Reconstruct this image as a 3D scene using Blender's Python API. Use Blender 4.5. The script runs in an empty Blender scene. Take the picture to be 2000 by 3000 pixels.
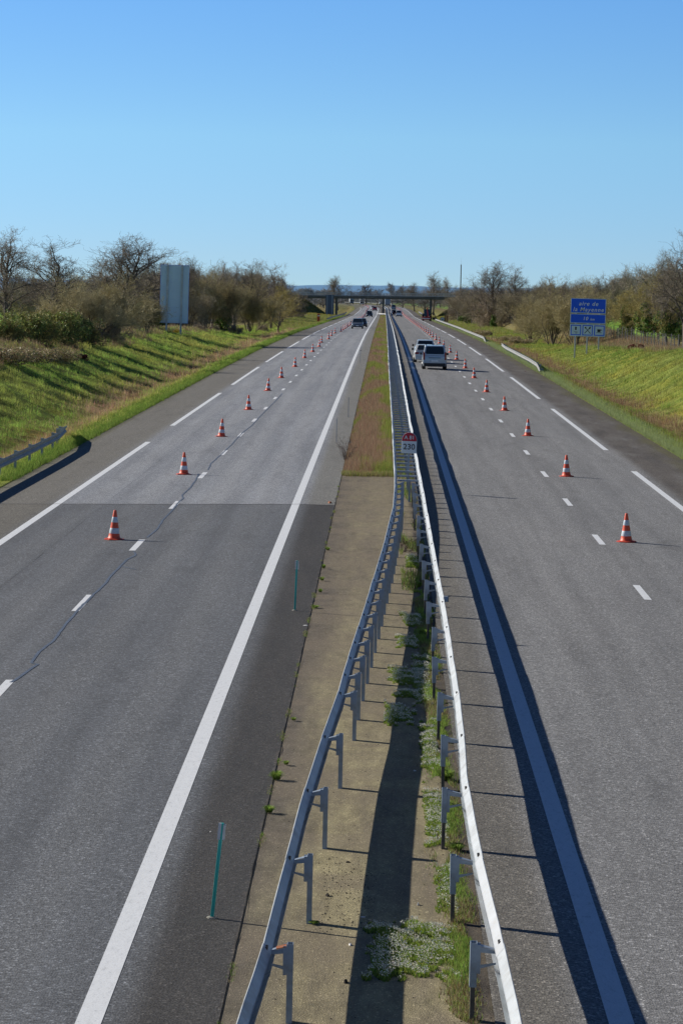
import bpy, bmesh, math, random
import numpy as np
from mathutils import Vector, Matrix, noise as mnoise
R = math.radians
random.seed(7); rng = np.random.default_rng(11)
S = bpy.context.scene
COL = S.collection

# ------------------------------------------------------------------ camera
CH, CF, CYAW, CTH, CROLL = 6.5666, 8560.7, .01326, .079228, .020482
cam_d = bpy.data.cameras.new('camera'); cam = bpy.data.objects.new('camera', cam_d); COL.objects.link(cam)
cam_d.sensor_fit = 'VERTICAL'; cam_d.sensor_height = 36; cam_d.lens = CF/3000*36
cam_d.clip_start = .5; cam_d.clip_end = 30000
_sy, _cy, _st, _ct = math.sin(CYAW), math.cos(CYAW), math.sin(CTH), math.cos(CTH)
FW = Vector((-_sy*_ct, _cy*_ct, -_st)); RT = Vector((_cy, _sy, 0)); UP = RT.cross(FW)
c_, s_ = math.cos(CROLL), math.sin(CROLL)
RT2 = RT*c_ + UP*s_; UP2 = -RT*s_ + UP*c_
cam.matrix_world = Matrix(((RT2.x, UP2.x, -FW.x, 0), (RT2.y, UP2.y, -FW.y, 0), (RT2.z, UP2.z, -FW.z, CH), (0, 0, 0, 1)))
S.camera = cam
def ray(px, py):                       # photo pixel -> direction (used to survey positions from the photo)
    return FW + RT2*((px-1000)/CF) + UP2*((1500-py)/CF)

# ------------------------------------------------------------------ ground shape
CFALL = .0203
YD = np.array([0, 200, 225, 250, 275, 300, 325, 350, 375, 400, 425, 450, 900, 1425, 2200, 3000, 5000, 9000, 14000.])
ZD = np.array([0, 0] + [1.45e-5*(y-200)**2 for y in range(225, 451, 25)] + [4.17, 5.745, 10.8, 18, 40, 55, 60])
def drop(Y): return np.interp(Y, YD, ZD)
def curve(Y): Y = np.asarray(Y, float); return -3.2e-5*np.maximum(0, np.minimum(Y, 2300)-1100)**2 - .0768*np.maximum(0, Y-2300)
LE, RE = -12.0, 11.87
def road_z(s, Y):
    return -CFALL*(np.maximum(0, s-2.2)+np.maximum(0, -2.45-s)) - drop(Y)
HLy = [0, 100, 160, 206, 260, 294, 340, 400, 600, 3000]; HLz = [2.9, 2.8, 2.5, 2.05, 1.4, 1.4, .9, -.25, 0, 0]
HRy = [0, 130, 186, 224, 273, 330, 374, 450, 600, 3000]; HRz = [2.9, 2.8, 2.4, 1.62, .8, -.1, -.7, -.5, 0, 0]
def ground(X, Y, bump=True):
    X = np.asarray(X, float); Y = np.asarray(Y, float)
    s = X - curve(Y); a = np.abs(s)
    left = s < 0
    e = np.where(left, -LE, RE)
    t = np.maximum(0, a-e)                                  # distance beyond the asphalt edge
    hb2 = np.interp(Y, [200, 270, 330, 400, 480, 620, 800], [2.1, .9, 1.0, 1.45, 2.0, 1.8, 0.])
    hb = np.where(left, np.interp(Y, HLy, HLz), np.interp(Y, HRy, HRz))
    base = -CFALL*9.6
    z = base + .02 - .10*np.clip(t/1.2, 0, 1) - .28*np.clip((t-1.2)/1.3, 0, 1)
    u = np.clip((t-2.6)/np.where(left, 8.6, 6.4), 0, 1); u = np.where(left, .3*u*u*(3-2*u)+.7*u, u*u*(3-2*u))
    z = z + u*(hb - (base-.36))
    z = np.where(left, z, z+(hb2-hb)*np.clip((t-10.5)/4, 0, 1)*np.clip((Y-250)/60, 0, 1))
    z = z - np.clip((t-60)/60, 0, 1)*.8
    # overbridge embankments
    zt = 1.1 + .009*X
    endl = np.where(left, 25.5, 24.5)
    emb = zt - np.maximum(0, endl+1-a)*.66 - np.maximum(0, np.abs(Y-932)-6.5)*.55 + drop(Y)
    emb = np.where(t > .8, emb, -99)
    z = np.where(emb > z, emb, z)
    if bump:
        w = np.clip((t-.8)/3, 0, 1)
        z = z + w*(.10*np.sin(X*1.3+np.sin(Y*.31)*2)*np.sin(Y*.55+X*.4) + .06*np.sin(X*2.7+1)*np.sin(Y*1.9))
        far = np.clip((Y-1500)/2500, 0, 1)*np.clip(t/60, 0, 1)
        z = z + far*6*np.sin(X*.004+1)*np.sin(Y*.0011)
    inside = (s > LE) & (s < RE)
    z = np.where(inside, -CFALL*np.maximum(0, a-2.3) - .25, z)
    return z - drop(Y)
def G(x, y): return float(ground(x, y))
def RZ(x, y): return float(road_z(x-float(curve(y)), y))
def at(px, py, dz=0.):                 # world point on the road surface (raised by dz) seen at a photo pixel
    d = ray(px, py); Y = 12.
    while Y < 2900:
        t = Y/d.y; X = t*d.x; z = CH+t*d.z
        if z <= RZ(X, Y)+dz: break
        Y *= 1.0006
    return X, Y
def atY(px, py, Y):
    d = ray(px, py); t = Y/d.y
    return t*d.x, CH+t*d.z

# ------------------------------------------------------------------ materials
def nt(name):
    m = bpy.data.materials.new(name); m.use_nodes = True
    n = m.node_tree.nodes; b = n['Principled BSDF']; return m, m.node_tree, n, m.node_tree.links, b
def ramp(n, stops):
    r = n.new('ShaderNodeValToRGB'); e = r.color_ramp.elements
    while len(e) > len(stops): e.remove(e[-1])
    while len(e) < len(stops): e.new(1)
    for i, (p, c) in enumerate(stops):
        e[i].position = p; e[i].color = (c, c, c, 1) if isinstance(c, (int, float)) else (*c, 1)
    return r
def noise_node(n, l, vec, scale, detail=4, rough=.55, sc=None):
    if sc is not None:
        mp = n.new('ShaderNodeMapping'); mp.inputs['Scale'].default_value = sc; l.new(vec, mp.inputs[0]); vec = mp.outputs[0]
    t = n.new('ShaderNodeTexNoise'); t.inputs['Scale'].default_value = scale; t.inputs['Detail'].default_value = detail
    t.inputs['Roughness'].default_value = rough; l.new(vec, t.inputs['Vector']); return t.outputs['Fac']
def mix(n, l, f, a, b, mode='MIX'):
    m = n.new('ShaderNodeMix'); m.data_type = 'RGBA'; m.blend_type = mode
    for k, v in ((0, f), (6, a), (7, b)):
        if isinstance(v, (tuple, list)): m.inputs[k].default_value = (*v, 1) if len(v) == 3 else v
        elif isinstance(v, (int, float)): m.inputs[k].default_value = v
        else: l.new(v, m.inputs[k])
    return m.outputs[2]
def math_n(n, l, op, a, b=0., c=None):
    m = n.new('ShaderNodeMath'); m.operation = op
    for k, v in enumerate((a, b, c)):
        if v is None: continue
        if isinstance(v, (int, float)): m.inputs[k].default_value = v
        else: l.new(v, m.inputs[k])
    return m.outputs[0]
def smooth_range(n, l, v, a, b):
    m = n.new('ShaderNodeMapRange'); m.interpolation_type = 'SMOOTHSTEP'
    m.inputs[1].default_value = a; m.inputs[2].default_value = b; l.new(v, m.inputs[0]); return m.outputs[0]
def paint(name, col, rough=.5, metal=0., var=.12, scale=3., dirt=None, coat=0., spec=.5, dirtamt=.35):
    m, t, n, l, b = nt(name)
    tc = n.new('ShaderNodeTexCoord'); f = noise_node(n, l, tc.outputs['Object'], scale, 5, .6)
    lo = tuple(c*(1-var) for c in col); hi = tuple(min(1, c*(1+var)) for c in col)
    r = ramp(n, [(.3, lo), (.7, hi)]); l.new(f, r.inputs[0]); out = r.outputs[0]
    if dirt:
        f2 = noise_node(n, l, tc.outputs['Object'], scale*2.3, 6, .7)
        r2 = ramp(n, [(.5, 0.), (.72, dirtamt)]); l.new(f2, r2.inputs[0]); out = mix(n, l, r2.outputs[0], out, dirt)
    l.new(out, b.inputs['Base Color'])
    b.inputs['Roughness'].default_value = rough; b.inputs['Metallic'].default_value = metal
    b.inputs['Coat Weight'].default_value = coat; b.inputs['Specular IOR Level'].default_value = spec
    return m
def glass_dark(name, col=(.02, .03, .04)):
    m, t, n, l, b = nt(name)
    b.inputs['Base Color'].default_value = (*col, 1); b.inputs['Roughness'].default_value = .06; b.inputs['IOR'].default_value = 1.5
    return m
def attr_mat(name, rough=.8, trans=.25, mul=1., rand=.25, spec=.25):
    m, t, n, l, b = nt(name)
    a = n.new('ShaderNodeAttribute'); a.attribute_name = 'Col'
    oi = n.new('ShaderNodeObjectInfo')
    f = math_n(n, l, 'MULTIPLY_ADD', oi.outputs['Random'], rand, mul*(1-rand/2))
    cmb = n.new('ShaderNodeCombineColor')
    for i in range(3): l.new(f, cmb.inputs[i])
    c = mix(n, l, 1., a.outputs['Color'], cmb.outputs[0], 'MULTIPLY')
    l.new(c, b.inputs['Base Color']); b.inputs['Roughness'].default_value = rough; b.inputs['Specular IOR Level'].default_value = spec
    if trans > 0:
        tr = n.new('ShaderNodeBsdfTranslucent'); l.new(c, tr.inputs[0]); ms = n.new('ShaderNodeMixShader'); ms.inputs[0].default_value = trans
        l.new(b.outputs[0], ms.inputs[1]); l.new(tr.outputs[0], ms.inputs[2]); l.new(ms.outputs[0], n['Material Output'].inputs[0])
    return m

def asphalt(name, side):
    m, t, n, l, b = nt(name)
    tc = n.new('ShaderNodeTexCoord'); V = tc.outputs['Object']
    sx = n.new('ShaderNodeSeparateXYZ'); l.new(V, sx.inputs[0]); X, Y = sx.outputs[0], sx.outputs[1]
    # lane base: broad blotches, streaks along travel, tyre tracks, aggregate speckle
    f1 = noise_node(n, l, V, 1., 4, .6, (.35, .04, 1)); f2 = noise_node(n, l, V, 1., 5, .6, (2.2, .05, 1))
    if side == 'left':
        lane = ramp(n, [(.3, (.160, .170, .186)), (.7, (.202, .211, .225))])
    else:
        lane = ramp(n, [(.3, (.215, .220, .226)), (.7, (.268, .271, .274))])
    l.new(f1, lane.inputs[0]); c = lane.outputs[0]
    r = ramp(n, [(.35, .87), (.65, 1.12)]); l.new(f2, r.inputs[0]); c = mix(n, l, 1., c, r.outputs[0], 'MULTIPLY')
    # tyre tracks
    lanes = [-5.0, -3.5, -8.5, -7.0] if side == 'left' else [3.2, 4.7, 6.7, 8.2]
    for i, xc in enumerate(lanes):
        d = math_n(n, l, 'ABSOLUTE', math_n(n, l, 'SUBTRACT', X, xc)); g = smooth_range(n, l, d, .55, .1)
        c = mix(n, l, math_n(n, l, 'MULTIPLY', g, .30), c, (.27, .275, .28))
    if side == 'left':
        # newer darker surface on the camera side of the transverse joint
        near = math_n(n, l, 'LESS_THAN', Y, 85.2)
        c = mix(n, l, near, mix(n, l, 1., c, (1.48, 1.50, 1.54), 'MULTIPLY'), mix(n, l, 1., c, (.76, .78, .80), 'MULTIPLY'))
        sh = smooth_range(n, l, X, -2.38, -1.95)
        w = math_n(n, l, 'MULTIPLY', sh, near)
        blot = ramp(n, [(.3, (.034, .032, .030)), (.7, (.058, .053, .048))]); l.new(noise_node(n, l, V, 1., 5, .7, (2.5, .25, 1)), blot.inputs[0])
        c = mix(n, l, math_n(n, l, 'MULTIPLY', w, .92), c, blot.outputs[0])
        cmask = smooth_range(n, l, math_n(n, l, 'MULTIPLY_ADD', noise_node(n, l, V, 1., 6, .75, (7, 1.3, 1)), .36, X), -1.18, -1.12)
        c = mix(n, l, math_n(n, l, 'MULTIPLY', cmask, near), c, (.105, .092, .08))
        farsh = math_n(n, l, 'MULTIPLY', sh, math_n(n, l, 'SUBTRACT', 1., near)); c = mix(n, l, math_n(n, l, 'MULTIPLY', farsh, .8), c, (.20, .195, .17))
        em = smooth_range(n, l, X, -9.2, -9.9)
        c = mix(n, l, math_n(n, l, 'MULTIPLY', em, .85), c, mix(n, l, f2, (.150, .140, .115), (.195, .183, .15)))
        edge = smooth_range(n, l, math_n(n, l, 'ADD', X, math_n(n, l, 'MULTIPLY', f2, .6)), -11.1, -11.75)
        c = mix(n, l, math_n(n, l, 'MULTIPLY', edge, .7), c, (.13, .125, .06))
    else:
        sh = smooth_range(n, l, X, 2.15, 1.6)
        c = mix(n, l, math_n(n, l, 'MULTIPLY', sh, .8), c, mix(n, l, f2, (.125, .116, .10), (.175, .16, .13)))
        em = smooth_range(n, l, X, 9.2, 9.8)
        blot = ramp(n, [(.34, (.055, .044, .034)), (.52, (.105, .088, .07)), (.68, (.155, .146, .132))]); l.new(noise_node(n, l, V, 1., 6, .65, (.9, .16, 1)), blot.inputs[0])
        c = mix(n, l, math_n(n, l, 'MULTIPLY', em, .85), c, blot.outputs[0])
        fb = noise_node(n, l, V, 1., 5, .7, (1.1, .12, 1))
        edge = smooth_range(n, l, math_n(n, l, 'MULTIPLY_ADD', fb, 2.2, X), 11.9, 12.9)
        c = mix(n, l, math_n(n, l, 'MULTIPLY', edge, .8), c, mix(n, l, fb, (.055, .045, .028), (.16, .15, .05)))
    v = n.new('ShaderNodeTexVoronoi'); v.inputs['Scale'].default_value = 42; l.new(V, v.inputs['Vector'])
    oil = ramp(n, [(.30, .80), (.46, 1.), (.62, 1.), (.74, 1.10)]); l.new(noise_node(n, l, V, 1., 6, .7, (1.1, .22, 1)), oil.inputs[0]); c = mix(n, l, 1., c, oil.outputs[0], 'MULTIPLY')
    sp = ramp(n, [(.3, .6), (.5, 1.), (.7, 1.42)]); l.new(noise_node(n, l, V, 30, 3, .85), sp.inputs[0])
    c = mix(n, l, 1., c, sp.outputs[0], 'MULTIPLY')
    sv = n.new('ShaderNodeSeparateColor'); l.new(v.outputs['Color'], sv.inputs[0])
    gr = ramp(n, [(0, .5), (.9, 1.3), (.975, 2.4)]); l.new(sv.outputs[0], gr.inputs[0]); c = mix(n, l, .9, c, gr.outputs[0], 'MULTIPLY')
    l.new(c, b.inputs['Base Color']); b.inputs['Roughness'].default_value = .78; b.inputs['Specular IOR Level'].default_value = .45
    bp = n.new('ShaderNodeBump'); bp.inputs['Strength'].default_value = .5; bp.inputs['Distance'].default_value = .012; l.new(v.outputs['Distance'], bp.inputs['Height']); l.new(bp.outputs[0], b.inputs['Normal'])
    return m

def median_mat():
    m, t, n, l, b = nt('median_surfacing')
    tc = n.new('ShaderNodeTexCoord'); V = tc.outputs['Object']
    sx = n.new('ShaderNodeSeparateXYZ'); l.new(V, sx.inputs[0]); X, Y = sx.outputs[0], sx.outputs[1]
    f1 = noise_node(n, l, V, 1., 5, .65, (1.3, .12, 1))
    r = ramp(n, [(.32, (.215, .185, .13)), (.5, (.33, .288, .172)), (.68, (.44, .39, .225))]); l.new(f1, r.inputs[0]); c = r.outputs[0]
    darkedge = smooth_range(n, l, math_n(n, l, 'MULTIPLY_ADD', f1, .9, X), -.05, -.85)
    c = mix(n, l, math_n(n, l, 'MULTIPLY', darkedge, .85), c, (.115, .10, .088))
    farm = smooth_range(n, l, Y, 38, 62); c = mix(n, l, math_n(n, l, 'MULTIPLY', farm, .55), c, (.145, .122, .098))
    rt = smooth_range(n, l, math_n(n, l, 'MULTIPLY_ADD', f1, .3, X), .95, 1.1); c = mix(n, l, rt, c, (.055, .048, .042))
    moss = ramp(n, [(.56, 0.), (.72, .75)]); l.new(noise_node(n, l, V, 1., 6, .7, (1.6, .5, 1)), moss.inputs[0])
    mx = smooth_range(n, l, X, .15, .6); c = mix(n, l, math_n(n, l, 'MULTIPLY', moss.outputs[0], mx), c, (.11, .115, .035))
    v = n.new('ShaderNodeTexVoronoi'); v.inputs['Scale'].default_value = 70; l.new(V, v.inputs['Vector'])
    hf = ramp(n, [(.34, .72), (.5, 1.), (.66, 1.25)]); l.new(noise_node(n, l, V, 1., 7, .75, (5, 1.6, 1)), hf.inputs[0]); c = mix(n, l, 1., c, hf.outputs[0], 'MULTIPLY')
    bn = noise_node(n, l, V, 1., 3, .6, (.3, .55, 1)); br = ramp(n, [(.42, 0.), (.6, .55)]); l.new(bn, br.inputs[0]); c = mix(n, l, br.outputs[0], c, (.24, .20, .145))
    sp = ramp(n, [(0.1, .6), (.5, 1.), (.9, 1.5)]); l.new(noise_node(n, l, V, 60, 4, .8), sp.inputs[0]); c = mix(n, l, 1., c, sp.outputs[0], 'MULTIPLY')
    sv = n.new('ShaderNodeSeparateColor'); l.new(v.outputs['Color'], sv.inputs[0])
    gr = ramp(n, [(0, .75), (.92, 1.1), (.985, 2.2)]); l.new(sv.outputs[0], gr.inputs[0]); c = mix(n, l, .8, c, gr.outputs[0], 'MULTIPLY')
    l.new(c, b.inputs['Base Color']); b.inputs['Roughness'].default_value = .9; b.inputs['Specular IOR Level'].default_value = .3
    bp = n.new('ShaderNodeBump'); bp.inputs['Strength'].default_value = .6; bp.inputs['Distance'].default_value = .01; l.new(v.outputs['Distance'], bp.inputs['Height']); l.new(bp.outputs[0], b.inputs['Normal'])
    return m

def marking_mat():
    m, t, n, l, b = nt('road_paint_white')
    tc = n.new('ShaderNodeTexCoord'); V = tc.outputs['Object']
    r = ramp(n, [(.27, (.44, .46, .48)), (.42, (.84, .88, .92)), (.7, (.92, .96, 1.0))]); l.new(noise_node(n, l, V, 1., 6, .75, (14, 5, 1)), r.inputs[0])
    g = ramp(n, [(.33, .72), (.5, 1.)]); l.new(noise_node(n, l, V, 45, 4, .8), g.inputs[0])
    c = mix(n, l, 1., r.outputs[0], g.outputs[0], 'MULTIPLY')
    l.new(c, b.inputs['Base Color']); b.inputs['Roughness'].default_value = .65
    return m

def terrain_mat():
    m, t, n, l, b = nt('grassy_ground')
    tc = n.new('ShaderNodeTexCoord'); V = tc.outputs['Object']
    a = n.new('ShaderNodeAttribute'); a.attribute_name = 'Col'
    f = noise_node(n, l, V, 1., 8, .7, (1.3, .8, 1)); r = ramp(n, [(.3, .45), (.5, .95), (.72, 1.5)]); l.new(f, r.inputs[0])
    c = mix(n, l, 1., a.outputs['Color'], r.outputs[0], 'MULTIPLY')
    f2 = noise_node(n, l, V, 1., 6, .7, (.35, .12, 1)); r2 = ramp(n, [(.45, 0.), (.65, .7)]); l.new(f2, r2.inputs[0])
    c = mix(n, l, r2.outputs[0], c, mix(n, l, 1., c, (1.25, 1.0, .55), 'MULTIPLY'))
    l.new(c, b.inputs['Base Color']); b.inputs['Roughness'].default_value = .95; b.inputs['Specular IOR Level'].default_value = .1
    bp = n.new('ShaderNodeBump'); bp.inputs['Strength'].default_value = .9; bp.inputs['Distance'].default_value = .25; l.new(noise_node(n, l, V, 3.5, 6, .75), bp.inputs['Height']); l.new(bp.outputs[0], b.inputs['Normal'])
    return m

M = {}
M['as_l'] = asphalt('asphalt_left', 'left'); M['as_r'] = asphalt('asphalt_right', 'right'); M['median'] = median_mat(); M['mark'] = marking_mat(); M['ground'] = terrain_mat()
M['seal'] = paint('bitumen_crack_sealant', (.12, .155, .215), .6, 0, .25, 8)
M['galv'] = paint('galvanised_steel', (.55, .59, .62), .5, .08, .16, 1.6, (.30, .27, .22), dirtamt=.55)
M['galv_dull'] = paint('dull_galvanised_steel', (.33, .41, .51), .5, .12, .18, 6, (.22, .17, .12))
M['galv_dark'] = paint('dark_weathered_steel', (.13, .125, .12), .6, .2, .3, 8, (.16, .09, .05))
M['rust'] = paint('rusted_steel', (.36, .13, .06), .8, .1, .35, 12)
M['bolt'] = paint('bolt_steel', (.10, .09, .08), .5, .6, .3, 20)
M['cone'] = paint('cone_orange_red', (1.0, .13, .06), .48, 0, .16, 7, (.38, .08, .05), dirtamt=.6)
M['band'] = paint('cone_reflective_white', (.72, .82, .90), .35, 0, .08, 14, (.25, .27, .28))
M['base'] = paint('cone_base_rubber', (.62, .06, .03), .6, 0, .2, 9, (.12, .06, .05))
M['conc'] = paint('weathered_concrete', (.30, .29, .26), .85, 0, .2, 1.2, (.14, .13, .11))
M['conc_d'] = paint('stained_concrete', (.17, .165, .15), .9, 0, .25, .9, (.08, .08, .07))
M['signblue'] = paint('sign_blue', (.003, .12, 1.0), .4, 0, .05, 1)
M['signwhite'] = paint('sign_white', (.85, .92, .97), .4, 0, .04, 2)
M['signpale'] = paint('sign_reflective_pale', (.68, .84, .96), .4, 0, .04, 2)
M['signred'] = paint('sign_red', (.62, .015, .04), .4, 0, .05, 2)
M['black'] = paint('black_plastic', (.015, .015, .017), .45, 0, .2, 5)
M['ink'] = paint('sign_black', (.02, .022, .03), .5, 0, .1, 5)
M['alu'] = paint('ribbed_aluminium', (.72, .87, 1.0), .45, 0, .06, .6)
M['rubber'] = paint('tyre_rubber', (.018, .018, .018), .8, 0, .2, 6)
M['rim'] = paint('wheel_rim_alloy', (.42, .43, .45), .35, .7, .1, 6)
M['glass'] = glass_dark('tinted_glass'); M['redlens'] = paint('red_lens', (.30, .008, .01), .2, 0, .1, 8, coat=.6)
M['lamp'] = paint('headlamp_lens', (.85, .86, .88), .12, 0, .04, 8, coat=1)
M['teal'] = paint('delineator_green', (.04, .50, .45), .4, 0, .1, 6); M['white'] = paint('white_plastic', (.72, .74, .75), .45, 0, .06, 4, (.4, .4, .36))
M['bark'] = paint('bark_grey_brown', (.14, .12, .10), .9, 0, .35, 3); M['ivy'] = attr_mat('ivy_leaves', .5, .3, 1.7, .2, .4)
M['twig'] = attr_mat('bare_twigs', .85, .12, 1.5, .45); M['blade'] = attr_mat('grass_blades', .7, .45, 1., .0); M['flower'] = attr_mat('white_blossom', .7, .3, 1., 0)
M['orange'] = paint('orange_box', (.50, .10, .03), .5, 0, .15, 3); M['wood'] = paint('weathered_wood', (.10, .08, .06), .85, 0, .3, 4)

# ------------------------------------------------------------------ helpers
def tag(o, label=None, cat=None, group=None, kind=None):
    if label: o['label'] = label
    if cat: o['category'] = cat
    if group: o['group'] = group
    if kind: o['kind'] = kind
    return o
def empty(name, loc, rz=0., label=None, cat=None, group=None):
    o = bpy.data.objects.new(name, None); COL.objects.link(o); o.location = loc; o.rotation_euler = (0, 0, rz)
    o.empty_display_size = .3
    return tag(o, label, cat, group)
class MB:
    def __init__(s): s.v = []; s.f = []; s.m = []
    def quad(s, *p, mi=0):
        k = len(s.v); s.v += [tuple(q) for q in p]; s.f.append(tuple(range(k, k+len(p)))); s.m.append(mi); return s
    def hexa(s, b, t, mi=0):                      # bottom ring, top ring (4 points each, ccw)
        k = len(s.v); n = len(b); s.v += [tuple(q) for q in b]+[tuple(q) for q in t]
        s.f.append(tuple(k+i for i in reversed(range(n)))); s.f.append(tuple(k+n+i for i in range(n))); s.m += [mi, mi]
        for i in range(n): j = (i+1) % n; s.f.append((k+i, k+j, k+n+j, k+n+i)); s.m.append(mi)
        return s
    def box(s, x0, x1, y0, y1, z0, z1, mi=0):
        r = lambda z: [(x0, y0, z), (x1, y0, z), (x1, y1, z), (x0, y1, z)]
        return s.hexa(r(z0), r(z1), mi)
    def tube(s, p, q, r0, r1=None, n=8, mi=0):
        r1 = r0 if r1 is None else r1; p = Vector(p); q = Vector(q); d = (q-p).normalized()
        a = d.orthogonal().normalized(); b = d.cross(a)
        ring = lambda c, r: [c+(a*math.cos(2*math.pi*i/n)+b*math.sin(2*math.pi*i/n))*r for i in range(n)]
        return s.hexa(ring(p, r0), ring(q, r1), mi)
    def lathe(s, prof, n=20, mi=0, cx=0, cy=0):
        k = len(s.v)
        for r, z in prof:
            for i in range(n): a = 2*math.pi*i/n; s.v.append((cx+r*math.cos(a), cy+r*math.sin(a), z))
        for j in range(len(prof)-1):
            for i in range(n):
                i2 = (i+1) % n; s.f.append((k+j*n+i, k+j*n+i2, k+(j+1)*n+i2, k+(j+1)*n+i)); s.m.append(mi)
        s.f.append(tuple(k+(len(prof)-1)*n+i for i in range(n))); s.m.append(mi)
        s.f.append(tuple(k+i for i in reversed(range(n)))); s.m.append(mi)
        return s
    def strip(s, path, prof, mi=0):                # path: list of (x,y,z, dirx, diry); prof: list of (out, up)
        k = len(s.v); n = len(prof)
        for (x, y, z, ox, oy) in path:
            for o, u in prof: s.v.append((x+ox*o, y+oy*o, z+u))
        for i in range(len(path)-1):
            for j in range(n-1): a = k+i*n+j; s.f.append((a, a+1, a+n+1, a+n)); s.m.append(mi)
        return s
    def mesh(s, name, mats, smooth=False, bevel=0., seg=2):
        me = bpy.data.meshes.new(name); me.from_pydata(s.v, [], s.f)
        for m in (mats if isinstance(mats, (list, tuple)) else [mats]): me.materials.append(m)
        me.polygons.foreach_set('material_index', s.m)
        if bevel > 0:
            bm = bmesh.new(); bm.from_mesh(me); bmesh.ops.remove_doubles(bm, verts=bm.verts, dist=1e-5)
            bmesh.ops.recalc_face_normals(bm, faces=bm.faces)
            bmesh.ops.bevel(bm, geom=[e for e in bm.edges if len(e.link_faces) == 2 and e.calc_face_angle(0) > .35], offset=bevel, segments=seg, profile=.6, affect='EDGES', clamp_overlap=True)
            bm.to_mesh(me); bm.free()
        if smooth: me.shade_smooth() if hasattr(me, 'shade_smooth') else None
        me.update(); return me
    def build(s, name, mats, parent=None, **k):
        o = bpy.data.objects.new(name, s.mesh(name, mats, **k)); COL.objects.link(o)
        if parent is not None: o.parent = parent
        return o
def copy_tree(o, parent=None):
    c = o.copy(); COL.objects.link(c)
    if parent is not None: c.parent = parent
    for ch in [q for q in COL.objects if q.parent == o]: copy_tree(ch, c)
    return c
_kids = {}
def dup(o, parent=None):
    c = o.copy(); COL.objects.link(c)
    if parent is not None: c.parent = parent
    if o.name not in _kids: _kids[o.name] = [q for q in COL.objects if q.parent == o]
    for ch in _kids[o.name]: dup(ch, c)
    return c
def np_mesh(name, verts, faces, mats, cols=None, mi=None):
    """verts (N,3), faces (F,k) all the same size; cols per vertex (N,3)"""
    me = bpy.data.meshes.new(name); F, k = faces.shape
    me.vertices.add(len(verts)); me.vertices.foreach_set('co', np.asarray(verts, np.float32).ravel())
    me.loops.add(F*k); me.loops.foreach_set('vertex_index', faces.astype(np.int32).ravel())
    me.polygons.add(F); me.polygons.foreach_set('loop_start', np.arange(0, F*k, k, dtype=np.int32))
    me.polygons.foreach_set('loop_total', np.full(F, k, np.int32))
    for m in (mats if isinstance(mats, (list, tuple)) else [mats]): me.materials.append(m)
    if mi is not None: me.polygons.foreach_set('material_index', np.asarray(mi, np.int32))
    if cols is not None:
        a = me.color_attributes.new('Col', 'FLOAT_COLOR', 'POINT')
        a.data.foreach_set('color', np.concatenate([cols, np.ones((len(cols), 1))], 1).astype(np.float32).ravel())
    me.update(); me.validate(); return me
def link(name, me, parent=None):
    o = bpy.data.objects.new(name, me); COL.objects.link(o)
    if parent is not None: o.parent = parent
    return o

# ------------------------------------------------------------------ world + sun
SUN_EL, KX = R(26.8), .48            # shadows fall to the right and a little towards the camera
sd = Vector((-1, KX, 0)).normalized(); sun_dir = Vector((sd.x*math.cos(SUN_EL), sd.y*math.cos(SUN_EL), math.sin(SUN_EL)))
W = bpy.data.worlds.new('World'); S.world = W; W.use_nodes = True; wn, wl = W.node_tree.nodes, W.node_tree.links
bg = wn['Background']; sky = wn.new('ShaderNodeTexSky'); sky.sky_type = 'NISHITA'; sky.sun_disc = False
sky.sun_elevation = SUN_EL; sky.sun_rotation = math.atan2(sd.x, sd.y); sky.air_density = 1.0; sky.dust_density = .3; sky.ozone_density = 2.5; sky.altitude = 100
tcw = wn.new('ShaderNodeTexCoord'); mpw = wn.new('ShaderNodeVectorMath'); mpw.operation = 'MULTIPLY_ADD'
mpw.inputs[1].default_value = (1, 1, 3.2); mpw.inputs[2].default_value = (0, 0, .085)
wl.new(tcw.outputs['Generated'], mpw.inputs[0]); wl.new(mpw.outputs[0], sky.inputs['Vector'])
tint = wn.new('ShaderNodeMix'); tint.data_type = 'RGBA'; tint.blend_type = 'MULTIPLY'; tint.inputs[0].default_value = 1
sepw = wn.new('ShaderNodeSeparateXYZ'); wl.new(tcw.outputs['Generated'], sepw.inputs[0])
mrw = wn.new('ShaderNodeMapRange'); mrw.inputs[1].default_value = 0; mrw.inputs[2].default_value = .40; wl.new(sepw.outputs[2], mrw.inputs[0])
rw = wn.new('ShaderNodeValToRGB'); 
for _p, _c in ((.0, (.66, .75, .84)), (.02, (.71, .80, .87)), (.12, (.90, 1.13, 1.10)), (.25, (.80, 1.20, 1.40)), (.45, (.45, .62, .85)), (1., (.22, .30, .42))):
    _e = rw.color_ramp.elements.new(_p) if _p not in (0., 1.) else rw.color_ramp.elements[0 if _p == 0 else -1]
    _e.color = (*_c, 1)
wl.new(mrw.outputs[0], rw.inputs[0])
wl.new(sky.outputs[0], tint.inputs[6]); wl.new(rw.outputs[0], tint.inputs[7]); wl.new(tint.outputs[2], bg.inputs[0]); bg.inputs[1].default_value = .15
SKYRAMP = rw
ld = bpy.data.lights.new('sun', 'SUN'); ld.energy = 5.0; ld.angle = R(.53); ld.color = (1, .93, .82)
lo = bpy.data.objects.new('sun', ld); COL.objects.link(lo); lo.rotation_euler = (-sun_dir).to_track_quat('-Z', 'Y').to_euler(); lo.location = (-60, 40, 60)
S.view_settings.view_transform = 'Standard'; S.view_settings.look = 'None'; S.view_settings.exposure = 0
S.cycles.max_bounces = 6; S.cycles.transparent_max_bounces = 4

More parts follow.
